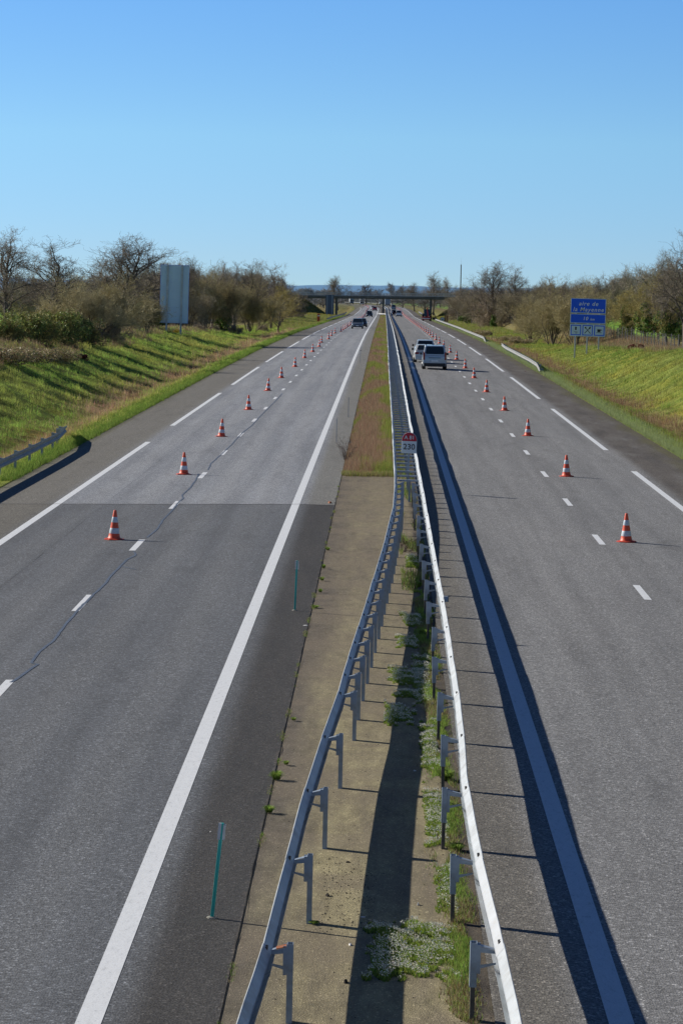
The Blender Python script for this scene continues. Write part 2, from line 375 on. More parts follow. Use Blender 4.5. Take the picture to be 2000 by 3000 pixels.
# ------------------------------------------------------------------ terrain
def ground_cols(X, Y):
    s = X-curve(Y); a = np.abs(s); L = s < 0; e = np.where(L, -LE, RE); t = np.maximum(0, a-e)
    n = len(X); c = np.zeros((n, 3))
    def mixc(w, col):
        nonlocal c; c = c*(1-w[:, None])+np.array(col)*w[:, None]
    c[:] = (.22, .28, .065)
    nz = .5+.5*np.sin(X*.9+np.sin(Y*.13)*3)*np.cos(Y*.21+X*.5)
    mixc(nz*.6, (.33, .34, .07))
    red = np.exp(-((t-2.6)/1.0)**2)*np.clip(.55+.6*np.sin(Y*.07+1)*np.sin(Y*.19), .25, 1)
    mixc(red*.8, (.30, .19, .12))
    mixc(np.clip(1-np.abs(t-.5)/.7, 0, 1)*.7, (.22, .33, .06))
    beyond = np.clip((t-9.2)/2, 0, 1); mixc(beyond*.85, (.27, .23, .12))
    field = np.where(L, np.clip((t-22)/6, 0, 1), np.clip((t-15)/4, 0, 1)*np.clip((Y-320)/30, 0, 1)+np.clip((t-26)/6, 0, 1)*(Y < 320)); field = np.clip(field, 0, 1); mixc(field, (.27, .50, .08))
    emb = (np.abs(Y-932) < 40) & (t > 4); mixc(emb*.8, (.20, .21, .05))
    mixc(np.clip((Y-420)/300, 0, 1)*.6*(t < 15), (.25, .22, .12)); mixc(np.clip((Y-1200)/700, 0, .5), (.10, .12, .11))
    ins = (s > LE) & (s < RE); mixc(ins*1., (.08, .066, .05))
    return c
xs = np.concatenate([np.array([-4500, -3000, -1800, -1000, -600, -400, -260, -170, -120, -90, -70, -58, -50, -44, -39]), np.arange(-36, -12.2, .5), [-12.06, -12.0, -11.8, -6, 0, 6, 11.6, 11.87, 11.93], np.arange(12.4, 36, .5), [39, 44, 50, 58, 70, 90, 120, 170, 260, 400, 600, 1000, 1800, 3000, 4500]])
ys = np.concatenate([np.arange(-60, 60, 12), np.arange(60, 460, 1.2), np.arange(460, 900, 6), np.arange(900, 970, 2), np.arange(970, 2400, 20), np.geomspace(2400, 14000, 24)])
XX, YY = np.meshgrid(xs, ys); Xw = XX+curve(YY)
ZZ = ground(Xw, YY)
vv = np.stack([Xw.ravel(), YY.ravel(), ZZ.ravel()], 1); nx, ny = len(xs), len(ys)
ii = (np.arange(ny-1)[:, None]*nx+np.arange(nx-1)[None]).ravel(); ff = np.stack([ii, ii+1, ii+nx+1, ii+nx], 1)
me = np_mesh('ground', vv, ff, M['ground'], ground_cols(vv[:, 0], vv[:, 1])); me.shade_smooth(); tag(link('ground', me), kind='structure')

# distant hills
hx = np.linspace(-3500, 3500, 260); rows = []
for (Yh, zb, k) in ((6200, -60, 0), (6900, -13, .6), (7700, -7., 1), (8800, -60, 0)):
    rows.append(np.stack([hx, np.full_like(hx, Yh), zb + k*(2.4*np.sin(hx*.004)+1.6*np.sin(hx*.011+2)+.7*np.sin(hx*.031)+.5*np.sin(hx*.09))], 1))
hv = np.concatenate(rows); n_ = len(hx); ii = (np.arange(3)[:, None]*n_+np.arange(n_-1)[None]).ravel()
tag(link('hills', np_mesh('hills', hv, np.stack([ii, ii+1, ii+n_+1, ii+n_], 1), paint('haze_tinted_hills', (.19, .36, .58), 1, 0, .10, .01, spec=0))), kind='structure')  # blue distance haze is put into the hill base colour

# ------------------------------------------------------------------ carriageways, median, markings
def ysamp(y0, y1, near=2.):
    y = [y0]
    while y[-1] < y1: y.append(min(y1, y[-1]+max(near, y[-1]*.02)))
    return np.array(y)
def ribbon(name, ss, y0, y1, mat, dz=0., near=3., zfun=None):
    y = ysamp(y0, y1, near); SS, YYr = np.meshgrid(np.array(ss, float), y); X = SS+curve(YYr)
    Z = (road_z(SS, YYr) if zfun is None else zfun(SS, YYr))+dz
    v = np.stack([X.ravel(), YYr.ravel(), Z.ravel()], 1); k = len(ss)
    ii = (np.arange(len(y)-1)[:, None]*k+np.arange(k-1)[None]).ravel()
    return link(name, np_mesh(name, v, np.stack([ii, ii+1, ii+k+1, ii+k], 1), mat))
# ragged outer asphalt edge: edge points wander a few cm
tag(ribbon('road_left', [-12.0, -10.5, -9, -7.5, -6, -4.5, -3, -2.45, -1.9, -1.33], -40, 2600, M['as_l']), kind='structure')
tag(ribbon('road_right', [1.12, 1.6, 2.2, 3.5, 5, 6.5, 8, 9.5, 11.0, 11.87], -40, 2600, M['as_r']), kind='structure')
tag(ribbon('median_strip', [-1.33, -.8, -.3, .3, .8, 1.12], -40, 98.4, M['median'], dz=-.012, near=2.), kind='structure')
soil = paint('median_soil', (.075, .058, .040), .95, 0, .3, 2)
tag(ribbon('median_soil', [-1.33, -.4, .43, 1.12], 98.4, 2600, soil, dz=-.02), kind='structure')
def solid(name, xc, w, y0, y1): return tag(ribbon(name, [xc-w/2, xc+w/2], y0, y1, M['mark'], dz=.004, near=2.), kind='structure')
solid('edge_line_left', -2.47, .23, 10, 2300); solid('edge_line_right', 2.25, .23, 10, 2300)
def dashes(name, xc, w, y0, period, ln, y1):
    v = []; f = []; y = y0
    while y < y1:
        p = np.linspace(y, y+ln, max(2, int(ln/3)+1))
        for a, b in zip(p[:-1], p[1:]):
            k = len(v)
            for (s, yy) in ((xc-w/2, a), (xc+w/2, a), (xc+w/2, b), (xc-w/2, b)): v.append((s+float(curve(yy)), yy, float(road_z(s, yy))+.004))
            f.append((k, k+1, k+2, k+3))
        y += period
    return tag(link(name, np_mesh(name, np.array(v), np.array(f), M['mark'])), kind='structure')
dashes('lane_line_left', -5.98, .16, 57.4-39, 13, 3, 1500); dashes('lane_line_right', 5.72, .16, 61.8-39, 13, 3, 1500)
dashes('shoulder_line_left', -9.45, .22, 79.6, 52, 38.7, 1300); dashes('shoulder_line_left', -9.45, .22, 59., 520, 20.6, 80)
dashes('shoulder_line_right', 9.15, .22, 67.3, 52, 38.7, 1300)
# transverse joint line across the left carriageway
mb = MB()
def jz(x, y): return float(road_z(x, y))
for a, b in zip(np.linspace(-12, -1.35, 40)[:-1], np.linspace(-12, -1.35, 40)[1:]):
    mb.quad((a, 85.15+.03*math.sin(a*5), jz(a, 85)+.006), (b, 85.15+.03*math.sin(b*5), jz(b, 85)+.006), (b, 85.24+.03*math.sin(b*5), jz(b, 85)+.006), (a, 85.24+.03*math.sin(a*5), jz(a, 85)+.006))
tag(mb.build('surface_joint', paint('joint_filler', (.14, .14, .14), .7)), kind='structure')
mb = MB(); pv = None
for yy in np.arange(30, 140, .5):
    xx = -8.05+.03*mnoise.noise((yy*.3, 2, 2)); ww = max(.001, .003+.006*mnoise.noise((yy*.4, 8, 1))); cu_ = ((xx-ww, yy, jz(xx, yy)+.005), (xx+ww, yy, jz(xx, yy)+.005))
    if pv: mb.quad(pv[0], pv[1], cu_[1], cu_[0])
    pv = cu_
tag(mb.build('pavement_seam', paint('seam_dark', (.09, .09, .092), .8)), kind='structure')
# long edge crack between shoulder and median strip
mb = MB(); y = 20.; px_ = None
while y < 98:
    x = -1.335+.03*mnoise.noise((y*1.1, 0, 3))+.05*mnoise.noise((y*.35, 5, 3)); w = max(.0006, .001+.009*mnoise.noise((y*1.1, 1, 1)))
    cur = ((x-w, y, .006), (x+w, y, .006))
    if px_: mb.quad(px_[0], px_[1], cur[1], cur[0])
    px_ = cur; y += .15
tag(mb.build('pavement_crack', paint('crack_dark', (.02, .018, .015), .9)), kind='structure')
# bitumen crack sealing beside the lane line
zp = [(60, 1568), (100, 1545), (160, 1500), (205, 1470), (168, 1462), (215, 1400), (290, 1345), (320, 1300), (370, 1235), (420, 1180), (510, 1090), (570, 1035), (600, 990), (650, 940), (685, 905), (735, 880)]
zp2 = [(795, 785), (850, 740), (880, 690), (925, 645), (970, 590), (990, 575), (985, 555), (1030, 515), (1060, 470), (1075, 440)]
zp3 = [(1125, 420), (1140, 385), (1185, 345), (1250, 285), (1275, 255), (1320, 210), (1360, 180), (1400, 135), (1450, 85), (1495, 40), (1525, 5)]
zb = [(655, 940), (690, 948), (738, 958)]; zc = [(735, 880), (725, 862)]
def seal_strip(mb, pts, w, far=False):
    P = [at(x/1.845, 1150+y/1.845) for x, y in pts]; Q = []
    for (a, b) in zip(P[:-1], P[1:]):
        nseg = max(2, int(abs(b[1]-a[1])/.35))
        for i in range(nseg): u = i/nseg; Q.append((a[0]+(b[0]-a[0])*u+.02*mnoise.noise((a[1]+u*3, i*.7, 2)), a[1]+(b[1]-a[1])*u))
    Q.append(P[-1]); prev = None
    for i, (x, y) in enumerate(Q):
        ww = w*(.75+.5*abs(mnoise.noise((y*2, x, 1)))); c = ((x-ww, y, RZ(x, y)+.0065), (x+ww, y, RZ(x, y)+.0065))
        if prev: mb.quad(prev[0], prev[1], c[1], c[0])
        prev = c
mb = MB(); seal_strip(mb, zp, .034); seal_strip(mb, zp2, .030); seal_strip(mb, zp3, .030); seal_strip(mb, zb, .03); seal_strip(mb, zc, .03)
tag(mb.build('crack_sealing', M['seal']), kind='structure')
# ------------------------------------------------------------------ guardrails
WB = [(0, .055), (.004, .052), (.0, .05), (.035, .03), (.060, .018), (.098, .024), (.105, .045), (.105, .085), (.092, .10), (.045, .135), (.040, .155), (.045, .175), (.092, .21), (.105, .225), (.105, .288), (.098, .304), (.088, .307), (.078, .298), (.010, .232), (0, .226), (0, .218)]
RAILB = .40; WB = [(o*.76, u) for o, u in WB]
galv_b = paint('galvanised_steel_stained', (.56, .48, .38), .55, .05, .12, 2.5, (.40, .30, .20))
galv_w = paint('galvanised_steel_pale', (.58, .61, .64), .5, .08, .1, 2., (.5, .46, .38))
def beam(parent, path_fn, y0, y1, side, first_mat=None, step=4., zf=None, name='beam'):
    """corrugated beam: overlapping 4 m panels; side -1 = traffic on the left"""
    mb = MB(); y = y0; i = 0
    while y < y1-.01:
        ye = min(y1, y+step); lap = .14
        off = .004 if i % 2 else 0.
        mi = 1 if (first_mat and i == 0) else (0 if mnoise.noise((y*.37, side*3, 4)) > -.25 else 2)
        path = []
        for q in np.linspace(y-(lap if i else 0), ye+lap*.2, 5 if y < 120 else 3):
            x = path_fn(q); zg = (zf(x, q) if zf else RZ(x, q))
            path.append((x, q, zg+RAILB+off*.6+path_fn(q, True), side, 0))
        mb.strip(path, [(o+off, u) for o, u in WB], mi=mi)
        if y < 110: mb.strip([(path_fn(ye)+0, q, (zf(path_fn(ye), ye) if zf else 0)+RAILB+path_fn(ye, True), side, 0) for q in (ye+.030, ye+.040)], [(o+.0075, u+.003) for o, u in WB], mi=3)
        y = ye; i += 1
    o = mb.build(name, [M['galv'], galv_b, galv_w, M['galv_dark']], parent, smooth=False); return o
def c_post(h, w=.055, d=.10):
    mb = MB(); t = .006
    mb.box(-w/2, w/2, -d/2, -d/2+t, -.1, h); mb.box(-w/2, -w/2+t, -d/2+t, d/2-t, -.1, h); mb.box(w/2-t, w/2, -d/2+t, d/2-t, -.1, h); mb.box(-w/2, w/2, d/2-t, d/2, -.1, h)
    return mb
def bracket(side, gap, top=.655):
    """welded spacer: top arm, bottom arm and the plate on the post; side = direction of the rail from the post"""
    mb = MB(); x0 = side*.03; x1 = side*(gap)
    a, b = sorted((x0, x1))
    # vertical plate on the post
    pa, pb = sorted((side*.028, side*.062)); mb.box(pa, pb, -.055, -.047, top-.23, top+.03); mb.box(pa, pb, .047, .055, top-.23, top+.03); mb.box(pa, pb, -.047, .047, top-.20, top-.192)
    def arm(z0, z1, ya, yb, t=.006):
        P = [(x0, ya), (x1, yb)]
        mb.hexa([(x0, -ya, z0), (x1, -yb, z1), (x1, yb, z1), (x0, ya, z0)] if side > 0 else [(x0, -ya, z0), (x0, ya, z0), (x1, yb, z1), (x1, -yb, z1)],
                [(x0, -ya, z0+t), (x1, -yb, z1+t), (x1, yb, z1+t), (x0, ya, z0+t)] if side > 0 else [(x0, -ya, z0+t), (x0, ya, z0+t), (x1, yb, z1+t), (x1, -yb, z1+t)])
    arm(top+.02, top-.02, .05, .03); arm(top-.19, top-.15, .05, .03)
    # webs (camera side): strips under the top arm and above the bottom arm, with an opening between
    ya = -.052
    def web(zs):
        (xa, za0, za1), (xb, zb0, zb1) = zs
        mb.quad((xa, ya, za0), (xb, ya+.012, zb0), (xb, ya+.012, zb1), (xa, ya, za1))
        mb.quad((xa, ya+.005, za1), (xb, ya+.017, zb1), (xb, ya+.017, zb0), (xa, ya+.005, za0))
    web(((x0, top-.035, top+.018), (x1, top-.05, top-.022))); web(((x0, top-.19, top-.155), (x1, top-.148, top-.13)))
    return mb
def wob(y, k, amp=.022): return amp*mnoise.noise((y*.16, k, 0))+amp*.8*mnoise.noise((y*.45, k+9, 0))
LRy = [15, 22.6, 25.3, 29.3, 33.3, 37.2, 41.2, 45.6, 53.2, 64.8, 76.3, 84, 90, 125, 200, 3000]; LRx = [-1.10, -.95, -.86, -.79, -.71, -.60, -.46, -.35, -.13, .18, .43, .50, .52, .52, .48, .48]
RRy = [15, 22.8, 25.9, 29.7, 33.9, 37.5, 41.5, 45.9, 52, 59, 78, 88, 3000]; RRx = [1.14, 1.105, 1.075, 1.01, 1.0, 1.05, 1.085, 1.095, 1.115, 1.105, 1.11, 1.10, 1.12]
def lpath(y, z=False):
    a = min(1., max(0, (y-90)/120))
    if z: return -.02+.02*mnoise.noise((y*.2, 7, 0))*(.4+a)
    return -.025+float(np.interp(y, LRy, LRx))+wob(y, 1, .008+.035*a)+float(curve(y))
def rpath(y, z=False):
    a = min(1., max(0, (y-60)/120))
    if z: return .03+.02*mnoise.noise((y*.2, 17, 0))*(.4+a)
    return .025+float(np.interp(y, RRy, RRx))+wob(y, 5, .008+.045*a)+float(curve(y))
zfl = lambda x, y: -drop(y)
gl = empty('guardrail', (0, 0, 0), 0, 'median guardrail swinging in from the lower left with its blue shaded back showing', 'guardrail')
gr = empty('guardrail', (0, 0, 0), 0, 'galvanised guardrail along the right carriageway, its beam lit bright white in the sun', 'guardrail')
beam(gl, lpath, 17.5, 925, -1, True, zf=lambda x, y: -float(drop(y))); beam(gr, rpath, 17.5, 1300, 1, zf=lambda x, y: -float(drop(y)))
beam(gl, lpath, 925, 1300, -1, zf=lambda x, y: -float(drop(y)), step=8)
lp_me = c_post(.70).mesh('post', M['galv_dull']); br_l = bracket(-1, .17).mesh('spacer_bracket', [M['galv_dull']])
rp_low = c_post(.38, .042, .085).mesh('post', M['galv_dark']); mbs = c_post(.70, .062, .11); mbs.v = [(x, y, z if z > 0 else .30) for x, y, z in mbs.v]; rp_top = mbs.mesh('sleeve', M['galv_dull'])
br_r = bracket(1, .20).mesh('spacer_bracket', [M['galv_dull']])
mb = MB(); mb.tube((.045, 0, .262), (.040, 0, .290), .015, .013, 6)
bolt_r = mb.mesh('bolt', M['bolt'])
mb = MB(); mb.tube((-.045, 0, .262), (-.038, 0, .292), .017, .012, 6)
bolt_l = mb.mesh('bolt', M['bolt'])
ys_l = [21.5, 25.5, 29.54, 33.5, 37.56, 41.54]; y = 43.5
while y < 86: ys_l.append(y); y += 2.0
for i, y in enumerate(ys_l):
    x = lpath(y)+.17
    p = link('post', lp_me, gl); p.location = (x, y, 0); p.rotation_euler = (0, 0, .01*math.sin(i*7))
    b = link('spacer_bracket', br_l, p)
    if i == 1: # the nearest bracket carries a rusty patch on its arm
        mbx = MB(); mbx.hexa([(-.035, -.058, .6765), (-.035, .05, .6765), (-.125, .046, .6535), (-.125, -.05, .6535)], [(-.035, -.058, .6835), (-.035, .05, .6835), (-.125, .046, .6605), (-.125, -.05, .6605)]); mbx.build('rust_patch', M['rust'], p)
    for dy in (-.035, .035): b = link('bolt', bolt_l, gl); b.location = (lpath(y), y+dy, RAILB+lpath(y, True))
yr0 = at(1342, 2700)[1]; ys_r = [yr0-4, ]; 
while ys_r[-1] < 84: ys_r.append(ys_r[-1]+3.96)
ys_r.insert(0, ys_r[0]-4)
for i, y in enumerate(ys_r):
    x = rpath(y)-.20+(.012 if i % 3 == 1 else -.01)
    p = link('post', rp_low, gr); p.location = (x, y, 0); link('sleeve', rp_top, p); link('spacer_bracket', br_r, p); p.rotation_euler = (R(-1.2 if i in (3, 4) else 0), R(1.2*math.sin(i*3)), 0)
    for dy in (-.035, .035): b = link('bolt', bolt_r, gr); b.location = (rpath(y), y+dy, RAILB+rpath(y, True))
# double section: spacer bars between both beams every 2 m and a post every 4 m
def ladder_unit(y, post):
    mb = MB(); xa = lpath(y)+.01; xb = rpath(y)-.01; z = -float(drop(y))
    mb.hexa([(xa, y-.05, z+.60), (xb, y-.05, z+.60), (xb, y+.05, z+.60), (xa, y+.05, z+.60)], [(xa, y-.05, z+.655), (xb, y-.05, z+.655), (xb, y+.05, z+.655), (xa, y+.05, z+.655)])
    if post: xm = (xa+xb)/2+.05; mb.box(xm-.03, xm+.03, y+.055, y+.14, z-.1, z+.66)
    return mb
y = 87.2; n = 0; rest = MB()
while y < 1290:
    if n < 75: ladder_unit(y, n % 2 == 0).build('crossbar', M['galv_dull'], gr); y += 2.05
    else:
        k = len(rest.v); u = ladder_unit(y, n % 2 == 0); rest.v += u.v; rest.f += [tuple(i+k for i in f) for f in u.f]; rest.m += u.m; y += 2.05 if y < 600 else 4.1
    n += 1
tag(rest.build('crossbars', M['galv_dull'], gr), kind='stuff')
# short white barrier closing the planted strip in front of the bridge pier
mb = MB(); mb.strip([(-2.0, 905, RZ(-2, 905)+.45, 0, -1), (-1.0, 903, RZ(-1, 903)+.45, 0, -1), (.45, 901, RZ(0, 901)+.45, 0, -1)], WB)
for x in (-1.8, -.8, .2): mb.box(x-.04, x+.04, 904.2, 904.3, RZ(x, 904)-.05, RZ(x, 904)+.7)
tag(mb.build('guardrail', M['white']), 'short pale guardrail piece closing the median strip in front of the bridge pier', 'guardrail')
# reflector clipped on the right guardrail
xr, yr = rpath(53.6), 53.6
rf = empty('rail_reflector', (xr+.10, yr, 0), .1, 'small white reflector box clipped to the top of the right guardrail', 'reflector')
mb = MB(); mb.box(-.045, .045, -.03, .03, .69, .80); mb.build('housing', M['white'], rf, bevel=.008)
mb = MB(); mb.box(-.035, .035, -.036, -.0301, .70, .79); mb.build('lens', M['galv_dull'], rf); mb = MB(); mb.box(.046, .054, -.03, .03, .69, .805); mb.build('frame', M['black'], rf)

side_galv = paint('weathered_side_rail_steel', (.33, .34, .34), .55, .05, .2, 1.5, (.22, .20, .16))
# side guardrails
def side_rail(pts, side, label, post_step=4., zo=.0):
    ys = [p[1] for p in pts]; xsv = [p[0] for p in pts]; zs = [p[2] for p in pts]
    g = empty('guardrail', (pts[0][0], pts[0][1], 0), 0, label, 'guardrail'); ox, oy = pts[0][0], pts[0][1]
    N = max(6, int((ys[-1]-ys[0])/2)); path = []
    for q in np.linspace(ys[0], ys[-1], N): path.append((float(np.interp(q, ys, xsv))-ox, q-oy, float(np.interp(q, ys, zs)), side, 0))
    MB().strip(path, WB).build('beam', [side_galv], g)
    y = ys[0]+.5; nn = 0
    while y < ys[-1] and nn < 99:
        x = float(np.interp(y, ys, xsv)); z = float(np.interp(y, ys, zs))+.27; zg = G(x-side*.15, y)
        mb = MB(); mb.box(x-side*.2-.04-ox, x-side*.2+.04-ox, y-.05-oy, y+.05-oy, zg-.2, z); mb.build('post', M['galv_dull'], g)
        a, b = sorted((x-side*.16-ox, x-ox)); mb = MB(); mb.box(a, b, y-.04-oy, y+.04-oy, z-.18, z-.02); mb.build('spacer_bracket', M['galv_dull'], g)
        y += post_step; nn += 1
    return g
zr = lambda s, y, dz=0: float(-CFALL*9.5-drop(y))+dz
#L
side_rail([(-12.35, 60, zr(0, 60, .40)), (-12.45, 90, zr(0, 90, .40)), (-12.4, 104, zr(0, 104, .40)), (-12.45, 112, zr(0, 112, .40)), (-12.85, 118, zr(0, 118, .34)), (-13.3, 122.5, zr(0, 122, .12))], 1, 'shaded guardrail end on the left verge that dips into the grass beside the near shoulder', 4)
side_rail([(11.95, 223, zr(0, 223, .05)), (12.0, 228, zr(0, 228, .33)), (12.0, 240, zr(0, 240, .40)), (12.05, 290, zr(0, 290, .40)), (12.3, 305, zr(0, 305, .40))], -1, 'sunlit white guardrail end on the right verge below the blue services sign', 4)
side_rail([(12.0, 345, zr(0, 345, .0)), (12.0, 352, zr(0, 352, .36)), (12.0, 480, zr(0, 480, .4)), (12.2, 700, zr(0, 700, .4))], -1, 'long pale guardrail along the right verge running towards the tractor', 8)
side_rail([(-12.9, 665, zr(0, 665, .2)), (-12.7, 700, zr(0, 700, .42)), (-12.5, 915, zr(0, 915, .42)), (-12.4, 960, zr(0, 960, .42))], 1, 'dark guardrail on the left verge leading to the bridge pier', 8)
side_rail([(12.2, 790, zr(0, 790, .2)), (12.2, 800, zr(0, 800, .42)), (12.2, 1050, zr(0, 1050, .42))], -1, 'pale guardrail beyond the tractor leading under the bridge on the right', 8)
mb = MB(); yy = np.arange(1650, 2300, 20.)
mb.strip([(float(curve(y))+14, y, -float(drop(y))+.6, 0, -1) for y in yy], [(0, .1), (.1, .15), (.1, .4), (0, .45)])
tag(mb.build('guardrail', side_galv), 'distant pale guardrail on the outside of the far bend behind the trucks', 'guardrail')

# ------------------------------------------------------------------ traffic cones
def cone_meshes():
    H_ = .75; r = lambda z: .152-(z-.03)/(H_-.03)*.118
    body = MB(); zb = [(.03), (.165), (.31), (.46), (.60), (.75)]
    def seg(z0, z1, dr=0., n=28): m = MB(); return m.lathe([(r(z0)+dr, z0), (r(z1)+dr, z1)], n)
    b = MB(); b.lathe([(.175, .028), (.165, .045), (r(.06)+.004, .06), (r(.14), .14), (r(.30), .30), (r(.46), .46), (r(.60), .60), (r(.735), .735), (r(.74)-.006, .748)], 28)
    bands = []
    for z0, z1 in ((.158, .296), (.438, .576)):
        m = MB(); m.lathe([(r(z0)+.001, z0), (r(z0)+.003, z0+.004), (r(z1)+.003, z1-.004), (r(z1)+.001, z1)], 28); bands.append(m)
    f = MB(); n = 8; ring = lambda rr, z: [(rr*math.cos(2*math.pi*(i+.5)/n), rr*math.sin(2*math.pi*(i+.5)/n), z) for i in range(n)]
    f.hexa(ring(.265, 0), ring(.262, .022)); f.hexa(ring(.235, .0225), ring(.19, .034))
    return b.mesh('body', M['cone'], smooth=True), [m.mesh('reflective_band', M['band'], smooth=True) for m in bands], f.mesh('base', M['base'])
cb, cbd, cf = cone_meshes()
ordn = ['nearest', 'second', 'third', 'fourth', 'fifth', 'sixth', 'seventh', 'eighth', 'ninth', 'tenth', 'eleventh', 'twelfth', 'thirteenth', 'fourteenth', 'fifteenth', 'sixteenth', 'seventeenth', 'eighteenth', 'nineteenth', 'twentieth']
def cone(x, y, label, group, i):
    e = empty('traffic_cone', (x, y, RZ(x, y)+.001), (i*1.7) % 6.28, label, 'traffic cone', group)
    e.rotation_euler = (R(1.1*math.sin(i*5.1)), R(-1.1 if x > 0 else 1.1)+R(1.2*math.sin(i*3.7)), (i*.37) % .5)
    link('body', cb, e); link('base', cf, e)
    for m in cbd: link('reflective_band', m, e)
    return e
cl = [(335, 1581), (539, 1390), (649, 1279), (728, 1200.5), (785, 1145), (824, 1107.5), (864, 1075), (892, 1049), (916, 1031), (935, 1016), (941.5, 1004), (962, 993.5), (970.5, 984), (981, 976.5)]
cl = [at(*q) for q in cl]; y = cl[-1][1]; x = cl[-1][0]
while y < 1500: y += 20 if y < 900 else 24; cl.append((float(curve(y))-6.1+(.5 if y > 600 else .0)*math.sin(y*.01), y))
crr = [(1833, 1588), (1658, 1396), (1545, 1277), (1477, 1203), (1424, 1149), (1388, 1108), (1362, 1079), (1337, 1053.5), (1318, 1033)]
crr = [at(*q) for q in crr]; y = crr[-1][1]
while y < 1400: y += 24 if y < 360 else 20; crr.append((float(curve(y))+6.25, y))
for row, side in ((cl, 'left'), (crr, 'right')):
    k = 0
    for i, (x, y) in enumerate(row):
        g = 'traffic cones closing the outer lane of the %s carriageway' % side
        if i == 0: lb = 'orange and white striped traffic cone nearest the camera on the %s carriageway' % side
        elif i < 20: lb = 'striped traffic cone, %s from the camera in the %s carriageway row' % (ordn[i], side)
        else:
            lb = 'one of the tiny crowded traffic cones far up the %s carriageway' % side; g = 'far crowded traffic cones on the %s carriageway' % side
        cone(x, y, lb, g, i+(side == 'right')*5)
# nearest left cone: dark scuff on the lower band
# ------------------------------------------------------------------ lettering helper
def text_mesh(s, size, mat, shear=0., space=1., ext=.0):
    cu = bpy.data.curves.new('lettering', 'FONT'); cu.body = s; cu.size = size; cu.shear = shear; cu.space_character = space; cu.align_x = 'CENTER'; cu.align_y = 'CENTER'; cu.extrude = ext; cu.offset = size*.012
    o = bpy.data.objects.new('tmp_text', cu); COL.objects.link(o); dg = bpy.context.evaluated_depsgraph_get()
    me = bpy.data.meshes.new_from_object(o.evaluated_get(dg)); bpy.data.objects.remove(o); me.name = 'lettering'; me.materials.clear(); me.materials.append(mat); return me
def put_text(s, size, mat, parent, x, z, y=-.012, **k):
    o = link('lettering', text_mesh(s, size, mat, **k), parent); o.location = (x, y, z); o.rotation_euler = (R(90), 0, 0); return o

# ------------------------------------------------------------------ kilometre sign in the median
ks = empty('kilometre_sign', (.84, 91.4, .48), R(.5), 'rounded white and red roadside sign reading A 81 and 230 between the guardrails', 'kilometre sign'); ks.rotation_euler = (0, R(1.2), 0)
w = .225
mb = MB(); mb.hexa([(-w, 0, .73), (w, 0, .73), (w, .02, .73), (-w, .02, .73)], [(-w, 0, 1.10), (w, 0, 1.10), (w, .02, 1.10), (-w, .02, 1.10)]); mb.build('plate', M['signwhite'], ks)
arc = [(w*math.cos(a), 1.10+.03+.235*math.sin(a)) for a in np.linspace(0, math.pi, 24)]
ring = [(w, 1.101)]+arc+[(-w, 1.101)]
k_ = MB(); k_.hexa([(x, .0, z) for x, z in ring], [(x, .02, z) for x, z in ring]); k_.build('cartouche', M['signred'], ks)
rim_ = MB()
for sc, (a0, a1) in ((1, (0, 1)),):
    outer = [(-w-.012, .72), (w+.012, .72), (w+.012, 1.13)]+[((w+.012)*math.cos(a), 1.13+.247*math.sin(a)) for a in np.linspace(0, math.pi, 24)]+[(-w-.012, 1.13)]
    rim_.hexa([(x, .0205, z) for x, z in outer], [(x, .035, z) for x, z in outer])
rim_.build('border', M['signwhite'], ks)
put_text('230', .245, M['ink'], ks, 0, .915, y=-.006, space=1.02); put_text('A 81', .165, M['signwhite'], ks, 0, 1.21, y=-.006)
MB().box(-.03, .03, .036, .08, -.53, 1.25).build('post', M['galv_dull'], ks)

# ------------------------------------------------------------------ services sign on the right bank
sx0, sz0 = atY(1667, 984, 265); sx1, sz1 = atY(1773, 877, 265); sw = (sx1-sx0)
xc = (sx0+sx1)/2; zb = G(xc, 265)
sg = empty('services_sign', (xc, 265, zb), 0, 'blue motorway sign reading aire de la Mayenne 10 km with three service pictograms on posts', 'road sign'); sg.rotation_euler = (0, R(.6), 0)
Z0 = (sz0+sz1)/2-zb-(sz1-sz0)/2-.02; HT = sz1-sz0+.06; W2 = sw/2
def plate(z0, z1, x0, x1, name, face, border, bw=.05):
    MB().box(x0, x1, 0, .04, z0, z1).build('panel_frame', border, sg)
    return MB().box(x0+bw, x1-bw, -.006, -.0005, z0+bw, z1-bw).build(name, face, sg)
u = HT/100.
plate(Z0+61*u, Z0+100*u, -W2, W2, 'panel', M['signblue'], M['signpale']); plate(Z0+34.5*u, Z0+59*u, -W2, W2, 'panel', M['signblue'], M['signpale'])
put_text('aire de', .50, M['signwhite'], sg, 0, Z0+86*u, shear=.22, space=1.22); put_text('la Mayenne', .50, M['signwhite'], sg, 0, Z0+70.5*u, shear=.22, space=1.22)
put_text('10', .44, M['signwhite'], sg, -.24, Z0+46.8*u, shear=.22, space=1.15); put_text('km', .30, M['signwhite'], sg, .40, Z0+45.3*u, shear=.22, space=1.15)
MB().box(-W2, W2, 0, .04, Z0, Z0+32.5*u).build('panel_frame', M['signpale'], sg)
cw = 2*W2/3
